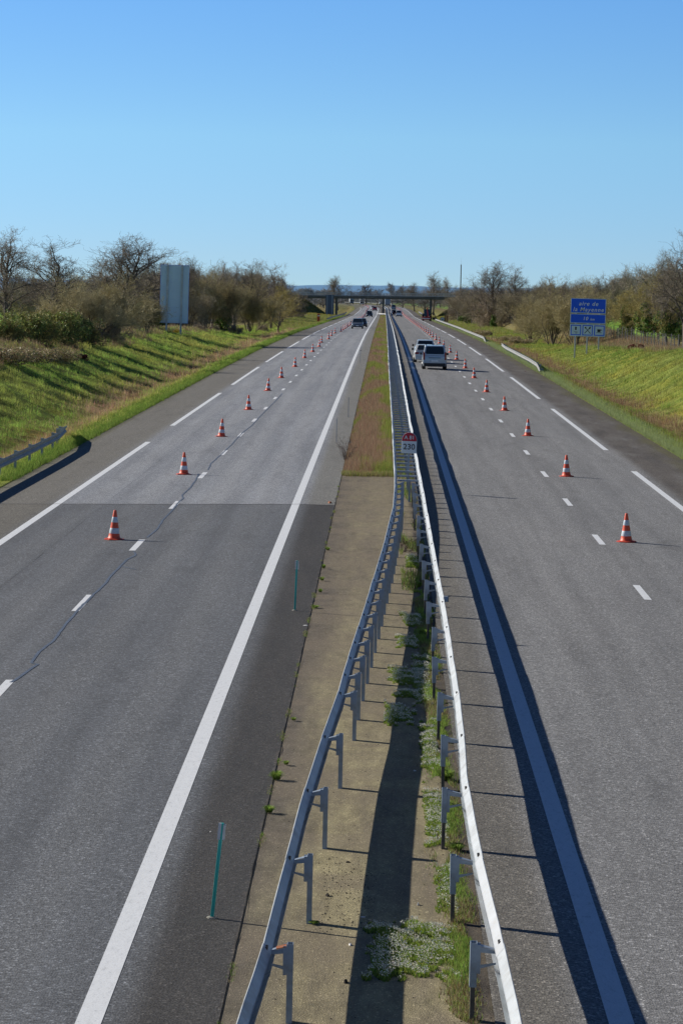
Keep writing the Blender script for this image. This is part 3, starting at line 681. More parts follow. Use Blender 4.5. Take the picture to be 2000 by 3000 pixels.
for i in range(3):
    cx = -W2+cw*(i+.5); cz = Z0+16.2*u; hh = cw*.44
    MB().box(cx-hh, cx+hh, -.006, -.0005, cz-hh, cz+hh).build('pictogram_panel', M['signblue'], sg)
    MB().box(cx-hh*.82, cx+hh*.82, -.012, -.0065, cz-hh*.82, cz+hh*.82).build('pictogram_ground', M['signpale'], sg)
    m = MB(); yk = -.016
    def pg(*pts): m.quad(*[(cx+a*hh, yk, cz+b*hh) for a, b in pts])
    if i == 0:   # fuel pump
        pg((-.16, .0), (.14, .0), (.14, .38), (-.16, .38)); pg((-.2, .38), (.18, .38), (.14, .62), (-.16, .62)); pg((-.34, -.36), (.34, -.36), (.34, -.30), (-.34, -.30)); pg((-.1, -.62), (.3, -.62), (.34, -.52), (-.1, -.52))
    elif i == 1: # crossed spoon and fork
        pg((-.62, -.58), (-.52, -.66), (.36, .36), (.28, .42)); pg((.62, -.58), (.52, -.66), (-.36, .36), (-.28, .42))
        m.quad(*[(cx+hh*(-.42+.17*math.cos(a)-.0), yk-.001, cz+hh*(.50+.17*math.sin(a))) for a in np.linspace(0, 6.28, 14)[:-1]])
        for o in (-.1, 0, .1): pg((.30+o, .40-o), (.36+o, .34-o), (.60+o*.6, .64-o*.6), (.54+o*.6, .70-o*.6))
        pg((.20, .36), (.36, .22), (.52, .42), (.38, .56))
    else:        # cup and saucer
        pg((-.36, -.28), (.22, -.28), (.26, .26), (-.40, .26)); pg((-.55, -.44), (.45, -.44), (.50, -.36), (-.60, -.36)); pg((.24, -.02), (.44, -.02), (.44, .04), (.24, .04)); pg((.24, .16), (.46, .16), (.46, .22), (.24, .22)); pg((.42, -.02), (.50, -.02), (.50, .22), (.42, .22))
    m.build('pictogram', M['ink'], sg)
for x in (-W2*.68, 0, W2*.66): MB().box(x-.06, x+.06, .045, .14, -1.2, Z0+HT-.1).build('post', M['galv'], sg)

# ------------------------------------------------------------------ tall sign seen from the back on the left bank
tx0, tz1 = atY(470, 776, 294); tx1, tz0 = atY(549, 988, 294); tz0 = atY(512, 946, 294)[1]
xc = (tx0+tx1)/2; zb = G(xc, 294); tw = (tx1-tx0)/2
ts = empty('direction_sign', (xc, 294, zb), 0, 'tall blank sign back of horizontal metal slats on two posts on the left bank', 'road sign'); ts.rotation_euler = (0, R(.7), 0)
mb = MB(); n = 40; z0 = tz0-zb; z1 = tz1-zb; dz = (z1-z0)/n
for i in range(n):
    a = z0+i*dz; mb.hexa([(-tw, -.03, a+.004), (tw, -.03, a+.004), (tw, .03, a), (-tw, .03, a)], [(-tw, .0, a+dz*.82), (tw, .0, a+dz*.82), (tw, .03, a+dz), (-tw, .03, a+dz)])
mb.build('slatted_panel', M['alu'], ts); MB().box(-tw-.02, tw+.02, .031, .05, z0-.02, z1+.02).build('face', M['signblue'], ts)
for x in (-tw*.5, tw*.52):
    m = MB(); m.box(x-.10, x+.10, -.13, -.035, z0-.02, z1+.01); m.build('rib', M['galv'], ts)
    MB().box(x-.085, x+.085, -.20, -.131, -1.5, z1*.3).build('post', M['galv'], ts)
# second, big dark sign back before the bridge
bx0, bz0 = atY(953, 921, 900); bx1, bz1 = atY(978, 864, 900); xc = (bx0+bx1)/2; zb = G(xc, 900)
bs = empty('direction_sign', (xc, 900, zb), 0, 'large dark slatted sign back standing just before the bridge pier on the left', 'road sign')
mb = MB(); n = 18; hw = (bx1-bx0)/2; z1 = bz1-zb
for i in range(n): a = .6+i*(z1-.6)/n; mb.box(-hw, hw, -.05+.03*(i % 2), .05, a, a+(z1-.6)/n-.002)
mb.build('slatted_panel', paint('shaded_aluminium', (.08, .12, .19), .6, .1, .1, .6), bs)
for x in (-hw*.6, hw*.6): MB().box(x-.1, x+.1, -.2, -.051, -1, z1).build('post', M['galv_dull'], bs)

# ------------------------------------------------------------------ delineators
for (px, py, lean, lb) in ((621, 2691, 5.2, 'green plastic delineator with white head nearest the camera beside the left edge line'), (863.5, 1789.5, 1.5, 'second green delineator with white head, standing further up the left inner shoulder')):
    x, y = at(px, py); e = empty('delineator', (x, y, RZ(x, y)), 0, lb, 'delineator'); e.rotation_euler = (R(1), R(lean), 0)
    m = MB(); m.box(-.018, .018, -.018, .018, .0, 1.0); m.build('pole', M['teal'], e, bevel=.004)
    m = MB(); m.hexa([(-.035, -.0175, .83), (-.004, -.030, .83), (-.004, -.0145, .83), (-.035, -.0, .83)], [(-.035, -.0175, 1.0), (-.004, -.030, 1.0), (-.004, -.0145, 1.0), (-.035, -.0, 1.0)]); m.build('reflector', M['white'], e)
    m = MB(); m.box(.0145, .040, -.02, .012, .83, .99); m.build('reflector', M['white'], e)
    m = MB(); m.lathe([(.055, 0), (.052, .012), (.03, .02)], 12); m.build('foot', M['conc'], e)
for (px, py, lb) in ((985, 1296, 'thin grey delineator rod beside the dry shrub of the median'), (1020, 1222, 'thin grey delineator rod further along the overgrown median edge'), (1055, 1063, 'faint delineator with dark cap far up the overgrown median edge')):
    x, y = at(px, py); e = empty('delineator', (x, y, RZ(x, y)), 0, lb, 'delineator')
    MB().box(-.012, .012, -.012, .012, .0, .96).build('pole', M['galv_dull'], e)
    if 'cap' in lb: MB().box(-.03, .03, -.02, .02, .961, 1.04).build('cap', M['black'], e)

# ------------------------------------------------------------------ overbridge
BY = 930.
bd = empty('road_bridge', (0, BY, 0), 0, 'long low concrete overbridge with metal railing crossing the motorway in the distance', 'bridge')
sl = lambda x: .009*x
def slab(x0, x1, ya, yb, z0, z1):
    m = MB(); return m.hexa([(x0, ya, z0+sl(x0)), (x1, ya, z0+sl(x1)), (x1, yb, z0+sl(x1)), (x0, yb, z0+sl(x0))], [(x0, ya, z1+sl(x0)), (x1, ya, z1+sl(x1)), (x1, yb, z1+sl(x1)), (x0, yb, z1+sl(x0))])
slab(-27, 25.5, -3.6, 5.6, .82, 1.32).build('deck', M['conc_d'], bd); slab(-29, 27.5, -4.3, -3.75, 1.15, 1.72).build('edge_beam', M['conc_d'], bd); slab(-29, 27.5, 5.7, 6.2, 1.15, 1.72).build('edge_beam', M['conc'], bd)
slab(-29, 27.5, -3.7, 5.65, 1.325, 1.45).build('roadway', M['conc_d'], bd)
rail_m = paint('bridge_railing_steel', (.52, .57, .58), .55, .1, .1, 1)
for yy in (-4.0, 5.95):
    m = MB(); x = -29.
    while x < 27.4: m.box(x-.035, x+.035, yy-.035, yy+.035, 1.7+sl(x), 2.72+sl(x)); x += 1.7
    x = -29.
    while x < 27.4: m.box(x-.012, x+.012, yy-.012, yy+.012, 1.8+sl(x), 2.66+sl(x)); x += .16
    m.build('railing', rail_m, bd)
    for zz, h in ((2.68, .06), (1.8, .05)): slab(-29, 27.5, yy-.04, yy+.04, zz, zz+h).build('handrail', rail_m, bd)
for xp in (-15.3, -.42, 14.6):
    zg = -float(drop(BY)); m = MB(); m.box(xp-.28, xp+.28, -2.4, 4.4, zg-.7, .818+sl(xp)); m.build('pier', M['conc_d'], bd, bevel=.05)
for xp in (-26.3, 24.9): m = MB(); m.box(xp-.6, xp+.6, -3.8, 5.8, -1.5, .815+sl(xp)); m.build('abutment', M['conc'], bd)
# pole on the bridge approach
x, z = atY(1350, 775, 952); e = empty('utility_pole', (x, 952, 0), 0, 'tall thin dark pole rising behind the right end of the bridge', 'utility pole')
zg = G(x, 952); m = MB(); m.tube((0, 0, zg-.3), (0, 0, z), .22, .15, 8); m.build('pole', M['wood'], e); MB().tube((0, 0, z+.002), (0, 0, z+2.4), .02, .012, 5).build('aerial', M['galv_dull'], e)
# orange roadside box left, small posts right, round sign
x, y = at(933, 943); x -= .0; zg = G(-13.9, y); e = empty('emergency_phone', (-13.9, y, zg), 0, 'narrow orange emergency call box on the left verge before the bridge', 'emergency phone')
MB().box(-.30, .30, -.2, .2, 0, 1.9).build('cabinet', M['orange'], e, bevel=.03); MB().box(-.2, .2, -.207, -.2005, 1.35, 1.6).build('panel', M['signwhite'], e); MB().box(-.22, .22, -.208, -.2005, .7, 1.0).build('panel', paint('call_box_red', (.42, .05, .03), .5), e)
x, z = atY(1295, 936, 640); e = empty('speed_sign', (x, 640, G(x, 640)), 0, 'small round speed sign with dark ring reading 90 on the right verge', 'speed sign'); zc = z-G(x, 640)
m = MB(); m.tube((0, 0, zc), (0, -.03, zc), .52, .52, 28); m.build('ring', paint('dark_sign_ring', (.10, .05, .07), .5), e); m = MB(); m.tube((0, -.031, zc), (0, -.045, zc), .41, .41, 28); m.build('face', M['signpale'], e)
put_text('90', .52, M['ink'], e, 0, zc, y=-.05); MB().box(-.04, .04, .005, .07, -.3, zc).build('post', M['galv_dull'], e)
for i, px in enumerate((1304, 1310)):
    x, z = atY(px, 923+i*1.5, 655); zg = G(x, 655); e = empty('marker_post', (x, 655+i, zg), 0, ('brown wooden marker post right beside the round speed sign', 'brown wooden marker post just right of its twin near the round speed sign')[i], 'post')
    m = MB(); m.box(-.17, .17, -.1, .1, -.3, z-zg); m.build('post', paint('reddish_wood_%d' % i, (.24, .12, .08), .8, 0, .2, 2), e); MB().box(-.175, .175, -.106, -.1005, .2, .5).build('marker_band', M['signwhite'], e)
# gate and fences
def fence(pts, label, hgt=1.35, step=3.2, sub=True):
    e = empty('wire_fence', (pts[0][0], pts[0][1], 0), 0, label, 'fence'); ox, oy = pts[0]; P = []
    for a, b in zip(pts[:-1], pts[1:]):
        L_ = math.dist(a, b); k = max(1, int(L_/step))
        for i in range(k): u_ = i/k; P.append((a[0]+(b[0]-a[0])*u_, a[1]+(b[1]-a[1])*u_))
    P.append(pts[-1]); zz = [G(*p) for p in P]
    for i, (p, z) in enumerate(zip(P[:98], zz)):
        m = MB(); m.tube((p[0]-ox, p[1]-oy, z-.3), (p[0]-ox+.10*math.sin(i*2.3), p[1]-oy, z+hgt*(1+.1*math.sin(i*1.9))), .045, .04, 6); m.build('post', fence_m, e)
    m = MB()
    for h in np.linspace(.12, hgt*.95, 8):
        for (p, z), (q, z2) in zip(zip(P[:-1], zz[:-1]), zip(P[1:], zz[1:])): m.tube((p[0]-ox, p[1]-oy, z+h), (q[0]-ox, q[1]-oy, z2+h), .009, .009, 3)
    m.build('wire', fence_m, e); return e
fence_m = paint('fence_weathered_grey', (.20, .20, .19), .8, 0, .2, 2)
fence([(30, 205), (27.3, 240), (26.2, 300), (25.5, 345)], 'wire fence with leaning grey posts on the right bank beside the blue sign')
fence([(24.5, 470), (23.5, 600), (20.5, 640)], 'wire fence behind the brambles right of the bridge embankment', 1.6, 4)
fence([(-27, 215), (-26.5, 260), (-26.5, 320)], 'wire fence half hidden in bushes left of the tall sign back')
x, z = atY(1390, 939, 636); zg = G(x, 636); e = empty('field_gate', (x, 636, zg), 0, 'small square metal field gate at the end of the fence right of the bridge', 'gate')
m = MB()
for a, b, c, d in ((-.7, .7, 1.35, 1.42), (-.7, .7, .05, .12), (-.72, -.65, 0, 1.42), (.65, .72, 0, 1.42)): m.box(a, b, -.03, .03, c, d)
m.build('frame', M['galv'], e); m = MB(); m.tube((-.65, 0, .1), (.65, 0, 1.35), .02); m.build('brace', M['galv_dull'], e)
# ------------------------------------------------------------------ vehicles
def frustum(bot, top, zb, zt, xb, xt):
    """bot=(y0,y1) top=(y0,y1) half widths xb, xt -> MB and its corner points"""
    B = [(-xb, bot[0], zb), (xb, bot[0], zb), (xb, bot[1], zb), (-xb, bot[1], zb)]; T = [(-xt, top[0], zt), (xt, top[0], zt), (xt, top[1], zt), (-xt, top[1], zt)]
    return B, T
def panel(mb, p00, p10, p11, p01, u0, u1, v0, v1, off, thick=.004, mi=0, cut=0.):
    P = [Vector(p) for p in (p00, p10, p11, p01)]
    def bl(u, v): return P[0]*(1-u)*(1-v)+P[1]*u*(1-v)+P[2]*u*v+P[3]*(1-u)*v
    n = (P[1]-P[0]).cross(P[3]-P[0]).normalized()
    if cut: q = [bl(u0, v0+cut*.5), bl(u0+cut*.3, v0), bl(u1-cut*.3, v0), bl(u1, v0+cut*.5), bl(u1, v1-cut*.5), bl(u1-cut*.3, v1), bl(u0+cut*.3, v1), bl(u0, v1-cut*.5)]
    else: q = [bl(u0, v0), bl(u1, v0), bl(u1, v1), bl(u0, v1)]
    mb.hexa([p+n*(off-thick) for p in q], [p+n*off for p in q], mi); return mb
def car(loc, rz, color, label, kind='hatch', L=4.25, Wd=1.8, Ht=1.47, plate='', group=None, lit=False, dark_bumper=False):
    """local frame: rear bumper at y=0, nose at y=L"""
    e = empty('van' if kind == 'van' else 'car', loc, rz, label, 'van' if kind == 'van' else 'car', group); w = Wd/2
    suv = kind == 'suv'; van = kind == 'van'
    belt = .98 if not (suv or van) else 1.06; gz = .20 if not suv else .26
    st = [(0.0, gz+.18, belt-.22, w*.86), (.10, gz+.05, belt-.06, w*.95), (.5, gz, belt, w), (L*.5, gz, belt-.01, w), (L*.74, gz, belt-.02, w), (L*.90, gz+.02, belt-.16, w*.96), (L-.12, gz+.05, belt-.28, w*.90), (L, gz+.14, belt-.38, w*.80)]
    if van: st[0] = (0., gz+.12, belt, w*.93); st[1] = (.06, gz+.05, belt+.01, w*.97)
    mb = MB(); rings = []
    for (y, z0, z1, hw) in st:
        rings.append([(-hw*.93, y, z0), (hw*.93, y, z0), (hw, y, z0+(z1-z0)*.35), (hw, y, z0+(z1-z0)*.72), (hw*.93, y, z1), (-hw*.93, y, z1), (-hw, y, z0+(z1-z0)*.72), (-hw, y, z0+(z1-z0)*.35)])
    k = 0; n = 8; mb.v = [p for r_ in rings for p in r_]
    for i in range(len(rings)-1):
        for j in range(n): a = i*n+j; b = i*n+(j+1) % n; mb.f.append((a, b, b+n, a+n)); mb.m.append(0)
    mb.f.append(tuple(reversed(range(n)))); mb.f.append(tuple((len(rings)-1)*n+i for i in range(n))); mb.m += [0, 0]
    mb.f = [tuple(reversed(f)) for f in mb.f]
    body = mb.build('body', color, e, bevel=.035, seg=2, smooth=True)
    if van: B, T = frustum((.03, L-.95), (.14, L-1.75), belt-.015, Ht, w*.93, w*.80)
    elif suv: B, T = frustum((.12, L-1.0), (.62, L-1.85), belt-.015, Ht, w*.90, w*.70)
    else: B, T = frustum((.12, L-1.0), (.78, L-1.95), belt-.015, Ht, w*.90, w*.68)
    MB().hexa(B, T).build('cabin', color, e, bevel=.07, seg=3, smooth=True)
    g = M['glass']
    m = MB(); panel(m, B[0], B[1], T[1], T[0], .08, .92, .16 if van else .14, .90, .006, cut=.14); m.build('rear_window', g, e)
    m = MB(); panel(m, B[2], B[3], T[3], T[2], .06, .94, .08, .92, .006, cut=.08); m.build('windscreen', g, e)
    for (a, b, c, d) in ((B[1], B[2], T[2], T[1]), (B[3], B[0], T[0], T[3])):
        for u0, u1 in ((.08, .36), (.39, .64), (.67, .93)): m = MB(); panel(m, a, b, c, d, u0, u1, .14, .86, .006, cut=.06); m.build('side_window', g, e)
    # lights
    for sgn in (-1, 1):
        if van: m = MB(); m.box(*sorted((sgn*w*.80, sgn*w*.955)), -.012, .10, .72, 1.32); m.build('taillight', M['redlens'], e, bevel=.02)
        else: m = MB(); m.box(*sorted((sgn*w*.52, sgn*w*.93)), -.004, .14, belt-.30, belt-.13); m.build('taillight', M['redlens'], e, bevel=.02)
        m = MB(); m.hexa([(sgn*w*.45, L-.06, belt-.52), (sgn*w*.84, L-.16, belt-.50), (sgn*w*.84, L-.4, belt-.50), (sgn*w*.45, L-.3, belt-.52)][::(1 if sgn > 0 else -1)], [(sgn*w*.45, L-.09, belt-.37), (sgn*w*.86, L-.20, belt-.31), (sgn*w*.86, L-.4, belt-.31), (sgn*w*.45, L-.3, belt-.37)][::(1 if sgn > 0 else -1)]); m.build('headlight', M['lamp'], e)
        m = MB(); m.box(*sorted((sgn*(w+.0), sgn*(w+.17))), L-1.62, L-1.48, belt-.02, belt+.15); m.build('mirror', M['black'], e, bevel=.03)
    m = MB(); m.box(-w*.88, w*.88, -.05, .06, gz+.04, gz+.28); m.build('rear_bumper', M['black'] if dark_bumper or van else color, e, bevel=.03)
    m = MB(); m.box(-w*.42, w*.42, L-.01, L+.03, gz+.16, gz+.36); m.build('grille', M['black'], e, bevel=.02); m = MB(); m.box(-w*.78, w*.78, L-.10, L+.015, gz+.0, gz+.14); m.build('front_bumper', M['black'], e, bevel=.02)
    for y, zz in ((-.058 if not van else -.056, gz+.42 if not van else gz+.46), (L+.04, gz+.24)):
        m = MB(); m.box(-.26, .26, y-.006, y+.006, zz-.055, zz+.055); m.build('number_plate', M['signwhite'], e)
        if zz > gz+.3: m = MB(); m.box(-.3, .3, y+.007, .05, zz-.09, zz+.09); m.build('plate_recess', color, e)
    for sgn in (-1, 1):
        for y in (.72, L-.82):
            x0, x1 = sorted((sgn*(w-.22), sgn*(w-.005))); m = MB(); m.tube((x0, y, .325), (x1, y, .325), .325, .325, 24); o = m.build('wheel', M['rubber'], e, bevel=.02)
            m = MB(); m.tube((sgn*(w-.004), y, .325), (sgn*(w+.006), y, .325), .21, .20, 16); m.build('rim', M['rim'], o)
            m = MB(); m.tube((sgn*(w-.25), y, .36), (sgn*(w+.002), y, .36), .40, .40, 20); m.build('wheel_arch', M['black'], e)
    if van:
        for sgn in (-1, 1): m = MB(); m.box(sgn*w*.70-.02, sgn*w*.70+.02, .35, L-1.9, Ht+.002, Ht+.05); m.build('roof_rail', M['black'], e)
        m = MB(); m.box(-w*.5, w*.5, -.035, .03, belt-.20, belt-.16); m.build('tailgate_handle', M['black'], e)
    return e
silver = paint('silver_car_paint', (.50, .57, .64), .3, .2, .05, 2, (.34, .34, .33), coat=.6); pearl = paint('pale_silver_car_paint', (.74, .77, .77), .3, .15, .05, 2, (.4, .4, .37), coat=.6)
grey = paint('blue_grey_car_paint', (.16, .20, .25), .3, .4, .06, 2, coat=.6); blackp = paint('black_car_paint', (.02, .022, .03), .25, .2, .1, 2, coat=.8)
whitep = paint('white_car_paint', (.85, .88, .92), .35, 0, .04, 2, coat=.5); redp = paint('dark_red_car_paint', (.22, .02, .025), .3, .1, .1, 2, coat=.6); bluep = paint('pale_blue_car_paint', (.22, .32, .40), .3, .3, .06, 2, coat=.6)
def put(x, y): return (x, y, RZ(x, y)+.002)
car(put(3.86, 221), 0, silver, 'silver family van seen from behind, nearest vehicle on the right carriageway', 'van', 4.4, 1.85, 1.80, dark_bumper=True)
car(put(3.38, 239.5), 0, pearl, 'pale silver hatchback half hidden behind the silver van', 'hatch', 4.25, 1.8, 1.46)
car(put(3.55, 251), 0, silver, 'silver estate car directly ahead of the pale hatchback on the right carriageway', 'suv', 4.5, 1.85, 1.62)
car(put(4.25, 868), 0, whitep, 'white van seen from behind just before the bridge on the right carriageway', 'van', 4.6, 1.9, 1.9)
car(put(3.35, 930), 0, redp, 'dark red car beside the white van under the bridge', 'hatch', 4.2, 1.8, 1.6)
car(put(2.95, 985), 0, whitep, 'white car peeping out left of the dark red one under the bridge', 'hatch', 4.2, 1.8, 1.5)
x_ = float(curve(1190)); car((x_+3.9, 1190, RZ(x_+3.9, 1190)), 0, bluep, 'pale blue van beyond the bridge behind the box truck', 'van', 4.8, 1.9, 2.0)
car(put(-4.22, 464), math.pi, grey, 'blue-grey SUV with lit white headlamps coming towards the camera on the left carriageway', 'suv', 4.4, 1.84, 1.62)
car(put(-3.75, 492), math.pi, blackp, 'dark car following close behind the blue-grey SUV', 'hatch', 4.3, 1.8, 1.50)
car(put(-4.2, 822), math.pi, blackp, 'black oncoming SUV in front of the bridge on the left carriageway', 'suv', 4.5, 1.85, 1.75)
car(put(-3.7, 1115), math.pi, redp, 'red oncoming car just beyond the bridge', 'hatch', 4.3, 1.8, 1.6); car(put(-4.6, 1160), math.pi, whitep, 'white oncoming car behind the red one beyond the bridge', 'hatch', 4.3, 1.8, 1.6)
def truck(x, y, rz, box_m, cab_m, label):
    e = empty('truck', (x, y, RZ(x, y)), rz, label, 'truck')
    m = MB(); m.box(-1.27, 1.27, 0, 12.5, 1.15, 4.0); m.build('box_body', box_m, e, bevel=.04); m = MB(); m.box(-1.22, 1.22, .05, 12.3, .95, 1.145); m.build('chassis', M['black'], e)
    m = MB(); m.box(-1.24, 1.24, 13.1, 15.3, .55, 3.5); m.build('cab', cab_m, e, bevel=.12); m = MB(); m.box(-1.1, 1.1, 15.29, 15.33, 1.9, 2.85); m.build('windscreen', M['glass'], e)
    m = MB(); m.box(-1.0, 1.0, 15.3, 15.34, .9, 1.6); m.build('grille', M['black'], e)
    for sg_ in (-1, 1):
        m = MB(); m.box(*sorted((sg_*.75, sg_*1.15)), 15.3, 15.35, .62, .85); m.build('headlight', M['lamp'], e); m = MB(); m.box(*sorted((sg_*.8, sg_*1.2)), -.03, .0, .95, 1.1); m.build('taillight', M['redlens'], e)
        for yy in (1.6, 2.9, 4.2, 11.4, 14.1): m = MB(); m.tube((sg_*.95, yy, .5), (sg_*1.24, yy, .5), .5, .5, 16); m.build('wheel', M['rubber'], e)
    m = MB(); m.box(-.015, .015, -.02, -.001, 1.2, 3.95); m.build('door_seam', M['black'], e); m = MB(); m.box(-1.1, 1.1, -.05, -.002, .55, .7); m.build('underrun_bar', M['galv_dull'], e)
    return e
def atcurve(Y, off): return float(curve(Y))+off
boxg = paint('truck_grey_tarpaulin', (.30, .36, .43), .5, 0, .08, .6); boxw = paint('truck_white_box', (.66, .68, .70), .5, 0, .05, .6)
truck(atcurve(1400, 4.3), 1400, R(.6), boxg, whitep, 'grey-backed box truck driving away just right of the bridge pier')
truck(atcurve(1760, 12.3), 1760, R(2), boxg, whitep, 'pale-edged box truck driving away left of the bridge pier on the far bend')
truck(atcurve(1720, -4.5)+3, 1736, R(182), boxw, whitep, 'white truck coming round the far bend, front of two')
truck(atcurve(2020, -5.5)+9., 2050, R(183), boxw, bluep, 'second truck, pale blue and white, at the far left of the bend')

# tractor with hedge cutter
tx = 10.3; ty = 712.; e = empty('tractor', (tx, ty, RZ(tx, ty)), 0, 'green and red tractor with raised cutter arm parked on the right shoulder near the bridge', 'tractor')
grn = paint('tractor_green', (.02, .10, .05), .45, 0, .2, 2); rd = paint('implement_red', (.36, .02, .03), .45, 0, .2, 3)
for sg_ in (-1, 1):
    m = MB(); m.tube((sg_*.68, 1.9, .86), (sg_*1.16, 1.9, .86), .86, .86, 24); m.build('rear_wheel', M['rubber'], e, bevel=.05); m = MB(); m.tube((sg_*1.161, 1.9, .86), (sg_*1.18, 1.9, .86), .42, .42, 16); m.build('rim', grn, e)
    m = MB(); m.tube((sg_*.62, 4.2, .58), (sg_*1.0, 4.2, .58), .58, .58, 20); m.build('front_wheel', M['rubber'], e, bevel=.04); m = MB(); m.box(*sorted((sg_*.62, sg_*1.2)), 1.1, 2.7, 1.74, 1.82); m.build('mudguard', grn, e, bevel=.03)
m = MB(); m.box(-.42, .42, 2.6, 5.0, .9, 1.75); m.build('bonnet', grn, e, bevel=.08); m = MB(); m.box(-.5, .5, 1.0, 4.6, .6, .899); m.build('chassis', M['black'], e)
m = MB(); m.hexa([(-.75, 1.0, 1.2), (.75, 1.0, 1.2), (.75, 2.7, 1.2), (-.75, 2.7, 1.2)], [(-.68, 1.1, 2.7), (.68, 1.1, 2.7), (.68, 2.5, 2.7), (-.68, 2.5, 2.7)]); m.build('cab', M['glass'], e, bevel=.05); m = MB(); m.box(-.78, .78, .95, 2.65, 2.705, 2.86); m.build('cab_roof', grn, e, bevel=.05)
m = MB(); m.box(-1.15, .9, -.2, .75, .35, 1.05); m.build('cutter_frame', rd, e, bevel=.05); m = MB(); m.box(-1.1, .85, -.206, -.2, .55, .75); m.build('warning_panel', M['signwhite'], e)
m = MB(); m.tube((.35, .3, 1.0), (.05, .2, 3.3), .10, .08); m.tube((.05, .2, 3.3), (.15, .3, 2.0), .08, .07); m.build('lift_arm', rd, e)
m = MB(); m.tube((.7, .4, 1.2), (1.6, .4, 2.3), .09, .08); m.tube((1.6, .4, 2.3), (2.1, .3, 1.0), .07, .06); m.build('outer_arm', M['black'], e); m = MB(); m.box(1.3, 2.5, -.2, .6, .35, .95); m.build('flail_head', M['black'], e, bevel=.05)

# ------------------------------------------------------------------ vegetation
def add_tris(P, D, length, width, bend, seed=0):
    """thin leaning blades: P base (N,3), D lean direction (N,3)"""
def blades(name, P, hgt, wid, col, lean=.35, mat='blade', label=None, cat=None, kind='stuff', group=None, parent=None, rs=0, twoseg=False):
    g = np.random.default_rng(rs+len(P)); N = len(P); a = g.uniform(0, 2*np.pi, N); wv = np.stack([np.cos(a), np.sin(a)*.6, np.zeros(N)], 1)
    la = g.uniform(0, 2*np.pi, N); lm = np.abs(g.normal(0, lean, N)); lv = np.stack([np.cos(la)*lm, np.sin(la)*lm, np.ones(N)], 1); lv /= np.linalg.norm(lv, axis=1)[:, None]
    hgt = np.broadcast_to(hgt, N)[:, None]*1.; wid = np.broadcast_to(wid, N)[:, None]*1.
    v0 = P-wv*wid/2; v1 = P+wv*wid/2; v2 = P+lv*hgt
    v = np.stack([v0, v1, v2], 1).reshape(-1, 3); c = np.stack([col*.6, col*.6, col*1.15], 1).reshape(-1, 3)
    f = np.arange(3*N).reshape(-1, 3); me = np_mesh(name, v, f, M[mat], c); o = link(name, me, parent); return tag(o, label, cat, group, kind)
def pick(g, N, cols, w=None, var=.28):
    C = np.array(cols); i = g.choice(len(C), N, p=w); return C[i]*g.uniform(1-var, 1+var, (N, 1))*g.uniform(.93, 1.07, (N, 3))
def scatter_sy(g, N, s0, s1, y0, y1, pw=2.):
    """sample lateral s uniform, Y with density ~ 1/Y^pw"""
    u = g.uniform(0, 1, N)
    if pw == 1: Y = y0*(y1/y0)**u
    else: k = 1-pw; Y = (y0**k+u*(y1**k-y0**k))**(1/k)
    return g.uniform(s0, s1, N), Y
GREEN = [(.24, .40, .07), (.31, .46, .09), (.17, .31, .06), (.36, .44, .11)]; OLIVE = [(.42, .40, .10), (.36, .38, .08), (.48, .43, .15)]; REDB = [(.40, .24, .16), (.44, .31, .22), (.31, .17, .13), (.42, .35, .21)]
STRAW = [(.42, .36, .22), (.34, .28, .16), (.27, .21, .12)]
def bankgrass(name, side, N, y0, y1, t0, t1, seed, hs=(.10, .26)):
    g = np.random.default_rng(seed); tt, Y = scatter_sy(g, N, t0, t1, y0, y1, 1.7); s = (LE-tt) if side < 0 else (RE+tt)
    X = s+curve(Y); z = ground(X, Y); P = np.stack([X, Y, z-.01], 1)
    patch = np.array([mnoise.noise((x*.35, y*.07, side*5)) for x, y in zip(X, Y)]); fine = np.array([mnoise.noise((x*1.5, y*.4, 3)) for x, y in zip(X, Y)])
    c = pick(g, N, GREEN); o = pick(g, N, OLIVE); r_ = pick(g, N, REDB)
    wo = np.clip(.35+patch*1.6+fine*.5, 0, 1)[:, None]*(.75 if side < 0 else 1.); c = c*(1-wo)+o*wo
    red = np.exp(-((tt-2.7)/1.05)**2)*np.clip(.75+patch*1.8, .1, 1); m_ = g.uniform(0, 1, N) < red; c[m_] = r_[m_]
    f2 = np.array([mnoise.noise((x*1.1+7, y*.55, 8))+.6*mnoise.noise((x*3.1, y*1.5, 5)) for x, y in zip(X, Y)]); c = c*np.clip(1+.8*f2, .5, 1.55)[:, None]*(1.4 if side < 0 else .92)
    dist = Y/150.; h = g.uniform(*hs, N)*np.clip(.8+fine, .5, 1.6)*(1+.5*(m_)); h = h*np.clip(dist, .8, 1.6)**.4*np.clip(1+.8*f2, .6, 1.5)
    blades(name, P, h, .018*np.clip(dist, .7, 3), c, .5, rs=seed)
bankgrass('bank_grass', -1, 210000, 88, 480, 0.35, 12, 21); bankgrass('bank_grass', 1, 190000, 95, 480, 0.35, 12, 22)
# fringe of taller bright grass right at the asphalt edges
for side, N, y0 in ((-1, 60000, 95), (1, 60000, 100)):
    g = np.random.default_rng(31+side); tt, Y = scatter_sy(g, N, 0, 1, y0, 900, 1.8); tt = g.beta(1.2, 2.2, N)*1.3-.06+.12*np.array([mnoise.noise((y*.5, side, 0)) for y in Y]); s = (LE-tt) if side < 0 else (RE+tt)
    X = s+curve(Y); P = np.stack([X, Y, np.maximum(ground(X, Y), -CFALL*9.7-drop(Y)-.03)], 1); c = pick(g, N, GREEN+([(.20, .20, .09)] if side > 0 else [(.13, .19, .04)]))
    if side > 0: c = c*(1-.6)+np.array([.46, .52, .30])*.6
    blades('verge_grass', P, g.uniform(.08, .24, N)*np.clip(Y/150, 1, 1.8)**.5, .018*np.clip(Y/150, .8, 3), c, .5, rs=5)
